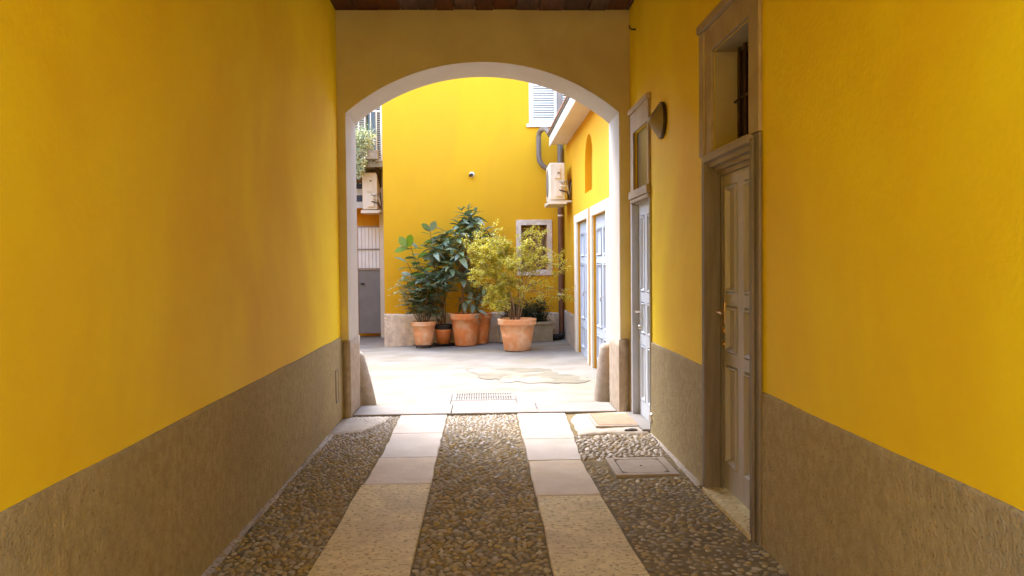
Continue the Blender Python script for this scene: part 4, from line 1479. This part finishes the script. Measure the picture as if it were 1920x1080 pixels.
# rubber plant in the small pot
c2 = (-0.735, 15.3, gz(-0.73, 15.3))
pl2 = root("potted_rubber_plant", c2, "rubber plant with broad oval leaves rising from the smallest terracotta pot", "potted plant", "potted plants along the rear wall")
q = MB()
q.lathe([(0.0001, 0.03), (0.115, 0.03), (0.15, 0.26), (0.158, 0.27), (0.158, 0.30), (0.142, 0.30), (0.14, 0.27)], c2, n=32)
q.build("pot", M['terra'], pl2)
q = MB()
q.lathe([(0.150, 0.275), (0.172, 0.375), (0.176, 0.385), (0.165, 0.385), (0.155, 0.34), (0.0001, 0.335)], c2, n=32)
q.build("inner_pot", M['black'], pl2)
rub = [leaf_mesh("rubber_leaf_a", 0.27, 0.15, M['leaf_rubber'], 0.15, 0.2, tip=1.2), leaf_mesh("rubber_leaf_b", 0.23, 0.13, M['leaf_rubber'], 0.3, 0.25, tip=1.2)]
bri = leaf_mesh("rubber_leaf_young", 0.25, 0.145, M['leaf_bright'], 0.05, 0.15, tip=1.25)
q = MB()
stems = []
for tx, ty, tz in ((X(762), 15.2, Zp(490)), (X(772), 14.9, Zp(515)), (X(820), 15.2, Zp(440)), (X(836), 15.2, Zp(455)), (X(768), 15.1, Zp(452)), (X(806), 15.05, Zp(425)), (X(783), 15.0, Zp(482)), (X(812), 15.2, Zp(452)), (X(795), 14.9, Zp(505)), (X(828), 15.1, Zp(470)), (X(842), 15.0, Zp(485))):
    st_ = limb(q, (-0.735 + pr.uniform(-.05, .05), 15.3, 0.33), ((-0.735 * 0.35 + tx * 0.65), ty + 0.1, 0.33 + (tz - 0.33) * 0.55), 0.011, 0.009, 0.03, 4, 6)
    st2 = limb(q, st_[-1], (tx, ty, tz), 0.009, 0.006, 0.03, 6, 6)
    stems.append(st_[2:] + st2)
q.build("stem", M['bark'], pl2)
for st_ in stems:
    n_ = len(st_)
    for i in range(2, n_):
        for k in range(2):
            a = i * 2.4 + k * pi + pr.uniform(-.4, .4)
            e = pr.uniform(-0.3, 0.6)
            put_leaf(pr.choice(rub), pl2, st_[i], Vector((cos(a) * cos(e), sin(a) * cos(e) * 0.8, sin(e))), pr.uniform(.75, 1.1), pr.uniform(-.5, .5))
for (px, py, dx, dz, s_, rl_) in ((764, 462, -0.6, 0.9, 1.0, 1.3), (764, 462, 0.35, 1.0, 1.05, -1.2), (806, 432, -0.7, 0.9, .75, 1.0), (806, 432, 0.65, 1.0, .85, -1.3), (764, 464, -1, -0.1, .9, 0.8), (792, 482, 1, 0.35, 1.0, 1.3)):
    o = put_leaf(bri if s_ >= 1.0 else rub[0], pl2, (X(px), 15.0, Zp(py)), Vector((dx, -0.25, dz)), s_, rl_)

# feathery shrub in the pale pot on a wheeled stand
c1 = (-1.085, 15.12, gz(-1.08, 15.1) + 0.045)
pl1 = root("potted_feathery_shrub", (c1[0], c1[1], c1[2]), "feathery blue-green shrub on thin canes in the pale leftmost terracotta pot", "potted plant", "potted plants along the rear wall")
pot(pl1, c1, 0.225, 0.43, M['terra_pale'])
q = MB()
tips = []
for k in range(12):
    a = 2 * pi * k / 12
    tx = -1.08 + 0.42 * cos(a) * pr.uniform(.4, 1) + pr.uniform(-.05, .15)
    tz = pr.uniform(0.92, 1.32)
    s_ = limb(q, (-1.085 + 0.07 * cos(a), 15.12 + 0.07 * sin(a), 0.42), (tx, 15.05 + 0.22 * sin(a), tz), 0.009, 0.005, 0.05, 6, 6)
    tips.append(s_)
q.build("cane", M['bark'], pl1)
frond = MB()


def frond_leaf(qm, base, d, L_, W, droop):
    """pinnate leaf: rachis with narrow leaflets on both sides"""
    d = d.normalized()
    side = d.cross(Vector((0, 0, 1))).normalized()
    n_ = 7
    for i in range(1, n_ + 1):
        t = i / n_
        p = base + d * L_ * t + Vector((0, 0, -droop * t * t))
        for sgn in (-1, 1):
            dd = (side * sgn * 0.8 + d * 0.6 + Vector((0, 0, pr.uniform(-.35, .15)))).normalized()
            l_ = W * (1 - 0.45 * abs(t - 0.45)) * pr.uniform(.8, 1.15)
            wv = dd.cross(Vector((pr.uniform(-.3, .3), pr.uniform(-.3, .3), 1))).normalized() * l_ * 0.2
            qm.add([p, p + dd * l_ * .45 + wv, p + dd * l_, p + dd * l_ * .45 - wv], [(0, 1, 2, 3)])


for s_ in tips:
    for i in range(2, len(s_)):
        for k in range(5):
            a = pr.uniform(0, 2 * pi)
            frond_leaf(frond, s_[i], Vector((cos(a), sin(a) * .8, pr.uniform(-.1, .5))), pr.uniform(.14, .25), 0.085, pr.uniform(.02, .10))
# a second tier reaching right, in front of the trees
for (px, py) in ((832, 520), (850, 512), (820, 535), (845, 535), (812, 512), (858, 522), (838, 505)):
    for k in range(5):
        a = pr.uniform(0, 2 * pi)
        frond_leaf(frond, Vector((X(px, 14.85), 14.85 + pr.uniform(-.1, .1), Zp(py, 14.85))), Vector((cos(a), sin(a) * .7, pr.uniform(-.3, .3))), pr.uniform(.14, .24), 0.085, .08)
o = frond.build("leaflets", M['leaf_feather'], pl1, recalc=False)
o["kind"] = "stuff"
ws = root("plant_trolley", (-1.0, 15.12, 0.0), "low black wheeled plant trolley under the two left pots", "plant trolley")
b = MB()
zt = gz(-1.0, 15.1)
for rr in (0.19, 0.10):
    b.tube([(-1.085 + rr * cos(t * pi / 12), 15.12 + rr * sin(t * pi / 12), zt + 0.034) for t in range(25)], 0.007, 6)
b.build("ring", M['black'], ws)
for k in range(4):
    a = pi / 4 + k * pi / 2
    b = MB(); cx_, cy_ = -1.085 + 0.17 * cos(a), 15.12 + 0.17 * sin(a)
    b.tube([(cx_ - 0.012, cy_, zt + 0.014), (cx_ + 0.012, cy_, zt + 0.014)], 0.016, 12)
    b.build("caster", M['black'], ws)
tr = root("plant_saucer", (-0.735, 15.3, 0.0), "flat black saucer under the smallest terracotta pot", "saucer")
b = MB(); b.lathe([(0.0001, 0.008), (0.20, 0.008), (0.235, 0.030), (0.228, 0.032), (0.19, 0.018), (0.0001, 0.018)], (c2[0], c2[1], c2[2]), n=32); b.build("dish", M['black'], tr)

# yellow-green shrub in the front pot
zc4 = gz(0.58, 13.95)
c4 = (0.575, 13.95, zc4)
pl4 = root("potted_yellow_shrub", c4, "sprawling yellow-green small leaved shrub in the big pale pot standing forward", "potted plant", "potted plants along the rear wall")
pot(pl4, c4, 0.325, 0.535, M['terra_pale'], n=64)
q = MB()
lv = MB()
ends = []
def X4(px, y): return (px - 904) / 1550 * y
def Z4(py, y): return 1.5 + (494 - py) / 1550 * y
targets = []
# (px, py, n leaves): dense to the left and middle, thin to the right
for (px, py, n_) in ((880, 470, 170), (895, 455, 120), (900, 490, 200), (915, 470, 220), (930, 450, 110), (935, 485, 240), (950, 465, 200), (960, 490, 170), (915, 510, 180), (940, 520, 160), (925, 545, 210),
                     (915, 560, 150), (945, 555, 150), (930, 575, 130), (960, 530, 110), (975, 470, 170), (990, 450, 120), (1000, 480, 150), (1015, 460, 110), (985, 500, 120), (1005, 500, 110), (1025, 490, 90),
                     (1040, 470, 45), (1055, 480, 55), (1070, 485, 40), (1050, 510, 45), (1065, 500, 30), (975, 550, 70), (995, 535, 60), (1015, 530, 55), (1035, 540, 45), (1050, 560, 35), (1075, 560, 40),
                     (1078, 545, 18), (885, 430, 30), (925, 420, 22), (945, 430, 36), (1000, 425, 50), (1022, 430, 50), (985, 435, 60), (890, 510, 60), (895, 530, 35), (905, 440, 60), (1020, 560, 30), (975, 572, 40), (870, 455, 50)):
    yy = 13.95 + pr.uniform(-0.38, 0.38)
    targets.append((Vector((X4(px, yy), yy, Z4(py, yy))), n_))
trunks = []
for k in range(7):
    a = 2 * pi * k / 7
    st = Vector((0.54 + 0.06 * cos(a), 13.95 + 0.06 * sin(a), zc4 + 0.48))
    en = Vector((0.50 + 0.20 * cos(a), 13.95 + 0.16 * sin(a), 1.0 + 0.12 * pr.random()))
    limb(q, st, en, 0.016, 0.010, 0.03, 5, 7)
    trunks.append(en)
for p, n_ in targets:
    n_ = n_ * (1.1 if p.x < 0.5 else 0.5)
    tk = min(trunks, key=lambda t: (t - p).length + pr.uniform(0, .15))
    mid_ = tk.lerp(p, 0.55) + Vector((pr.uniform(-.05, .05), pr.uniform(-.05, .05), pr.uniform(0, .08)))
    limb(q, tk, mid_, 0.005, 0.003, 0.05, 4, 5)
    limb(q, mid_, p, 0.003, 0.0018, 0.03, 3, 4)
    for t_ in range(int(4 + n_ / 12)):
        d = Vector((pr.gauss(0, 1), pr.gauss(0, 1), pr.gauss(0, .7))).normalized()
        a_ = mid_.lerp(p, pr.uniform(.3, 1.1))
        e_ = a_ + d * pr.uniform(.07, .22)
        q.tube([a_, e_], [0.0022, 0.001], 3, caps=False)
        for i in range(max(14, int(n_ * 10 / (4 + n_ / 12)))):
            t2 = pr.uniform(.1, 1.1)
            c = a_.lerp(e_, t2) + Vector((pr.gauss(0, .02), pr.gauss(0, .02), pr.gauss(0, .018)))
            dd = Vector((pr.gauss(0, 1), pr.gauss(0, 1), pr.gauss(0, .5))).normalized()
            l_ = pr.uniform(.020, .036)
            wv = dd.cross(Vector((pr.gauss(0, .6), pr.gauss(0, .6), 1))).normalized() * l_ * .34
            lv.add([c, c + dd * l_ * .5 + wv, c + dd * l_, c + dd * l_ * .5 - wv], [(0, 1, 2, 3)])
q.build("stem", M['bark_red'], pl4)
o = lv.build("leaves", M['leaf_yellow'], pl4, recalc=False)
o["kind"] = "stuff"

# concrete trough with dark shrub
tg = root("concrete_trough", (0.8, 15.3, gz(0.8, 15.3)), "grey concrete trough of dark green shrubs behind the pale front pot", "planter")
zt = gz(0.8, 15.3)
b = MB()
TX0, TX1, TY0, TY1 = 0.30, 1.28, 15.12, 15.52
b.box(TX0, TX1, TY0, TY0 + 0.04, zt, zt + 0.37); b.box(TX0, TX1, TY1 - 0.04, TY1, zt, zt + 0.37)
b.box(TX0, TX0 + 0.04, TY0 + 0.041, TY1 - 0.041, zt, zt + 0.37); b.box(TX1 - 0.04, TX1, TY0 + 0.041, TY1 - 0.041, zt, zt + 0.37)
b.box(TX0 - 0.02, TX1 + 0.02, TY0 - 0.02, TY0 - 0.001, zt + 0.32, zt + 0.37)
b.build("trough", M['conc'], tg, bevel=0.006)
b = MB(); b.box(TX0 + 0.042, TX1 - 0.042, TY0 + 0.042, TY1 - 0.042, zt + 0.1, zt + 0.33); b.build("soil", M['soil'], tg)
q = MB(); lv = MB()
for k in range(60):
    bx = pr.uniform(TX0 + 0.08, TX1 - 0.1)
    hh = pr.uniform(.18, .45)
    if 0.45 < bx < 0.8: hh *= 0.9
    tip_ = Vector((bx + pr.uniform(-.14, .14), 15.3 + pr.uniform(-.22, .15), zt + 0.33 + hh))
    pts_ = limb(q, (bx, 15.3 + pr.uniform(-.1, .1), zt + .3), tip_, .005, .002, .04, 4, 4)
    for p in pts_[1:]:
        for i in range(26):
            c = p + Vector((pr.gauss(0, .05), pr.gauss(0, .05), pr.gauss(0, .05)))
            dd = Vector((pr.gauss(0, 1), pr.gauss(0, 1), pr.gauss(0, .5))).normalized()
            l_ = pr.uniform(.025, .05)
            wv = dd.cross(Vector((pr.gauss(0, .6), pr.gauss(0, .6), 1))).normalized() * l_ * .28
            lv.add([c, c + dd * l_ * .5 + wv, c + dd * l_, c + dd * l_ * .5 - wv], [(0, 1, 2, 3)])
q.build("twigs", M['bark'], tg)
o = lv.build("leaves", M['leaf_dark'], tg, recalc=False)
o["kind"] = "stuff"

# hanging flowers on the balcony
hf_ = root("hanging_flowers", (-2.35, 16.9, 3.9), "trailing pale yellow flowers spilling over the balcony edge", "flowers")
b = MB(); b.box(-3.0, -2.08, 16.78, 16.96, 3.64, 3.82); b.build("flower_box", M['cornice'], hf_, bevel=0.006)
lv, fl = MB(), MB()
for k in range(4200):
    u = pr.random()
    x = min(-2.12, max(-2.75, pr.gauss(-2.46, 0.12)))
    cen = -2.46
    amp = 1 - abs(x - cen) / 0.35
    z = 4.12 + pr.gauss(0, .09) - (u ** 1.2) * 0.85 * max(0.15, amp)
    y = 16.82 + pr.gauss(0, .07)
    dd = Vector((pr.gauss(0, 1), pr.gauss(0, 1), pr.gauss(0, .7))).normalized()
    l_ = pr.uniform(.03, .06)
    wv = dd.cross(Vector((pr.gauss(0, .6), pr.gauss(0, .6), 1))).normalized() * l_ * .35
    c = Vector((x, y, z))
    (fl if pr.random() < 0.75 else lv).add([c, c + dd * l_ * .5 + wv, c + dd * l_, c + dd * l_ * .5 - wv], [(0, 1, 2, 3)])
for k in range(40):
    x = pr.uniform(-2.8, -2.1)
    a_ = Vector((x, 16.85, 4.1)); e_ = a_ + Vector((pr.uniform(-.1, .1), pr.uniform(-.1, .1), pr.uniform(.15, .45)))
    w = 0.004
    lv.add([a_ + Vector((-w, 0, 0)), a_ + Vector((w, 0, 0)), e_], [(0, 1, 2)])
o = lv.build("foliage", M['leaf_feather'], hf_, recalc=False); o["kind"] = "stuff"
o = fl.build("blossoms", M['petal'], hf_, recalc=False); o["kind"] = "stuff"
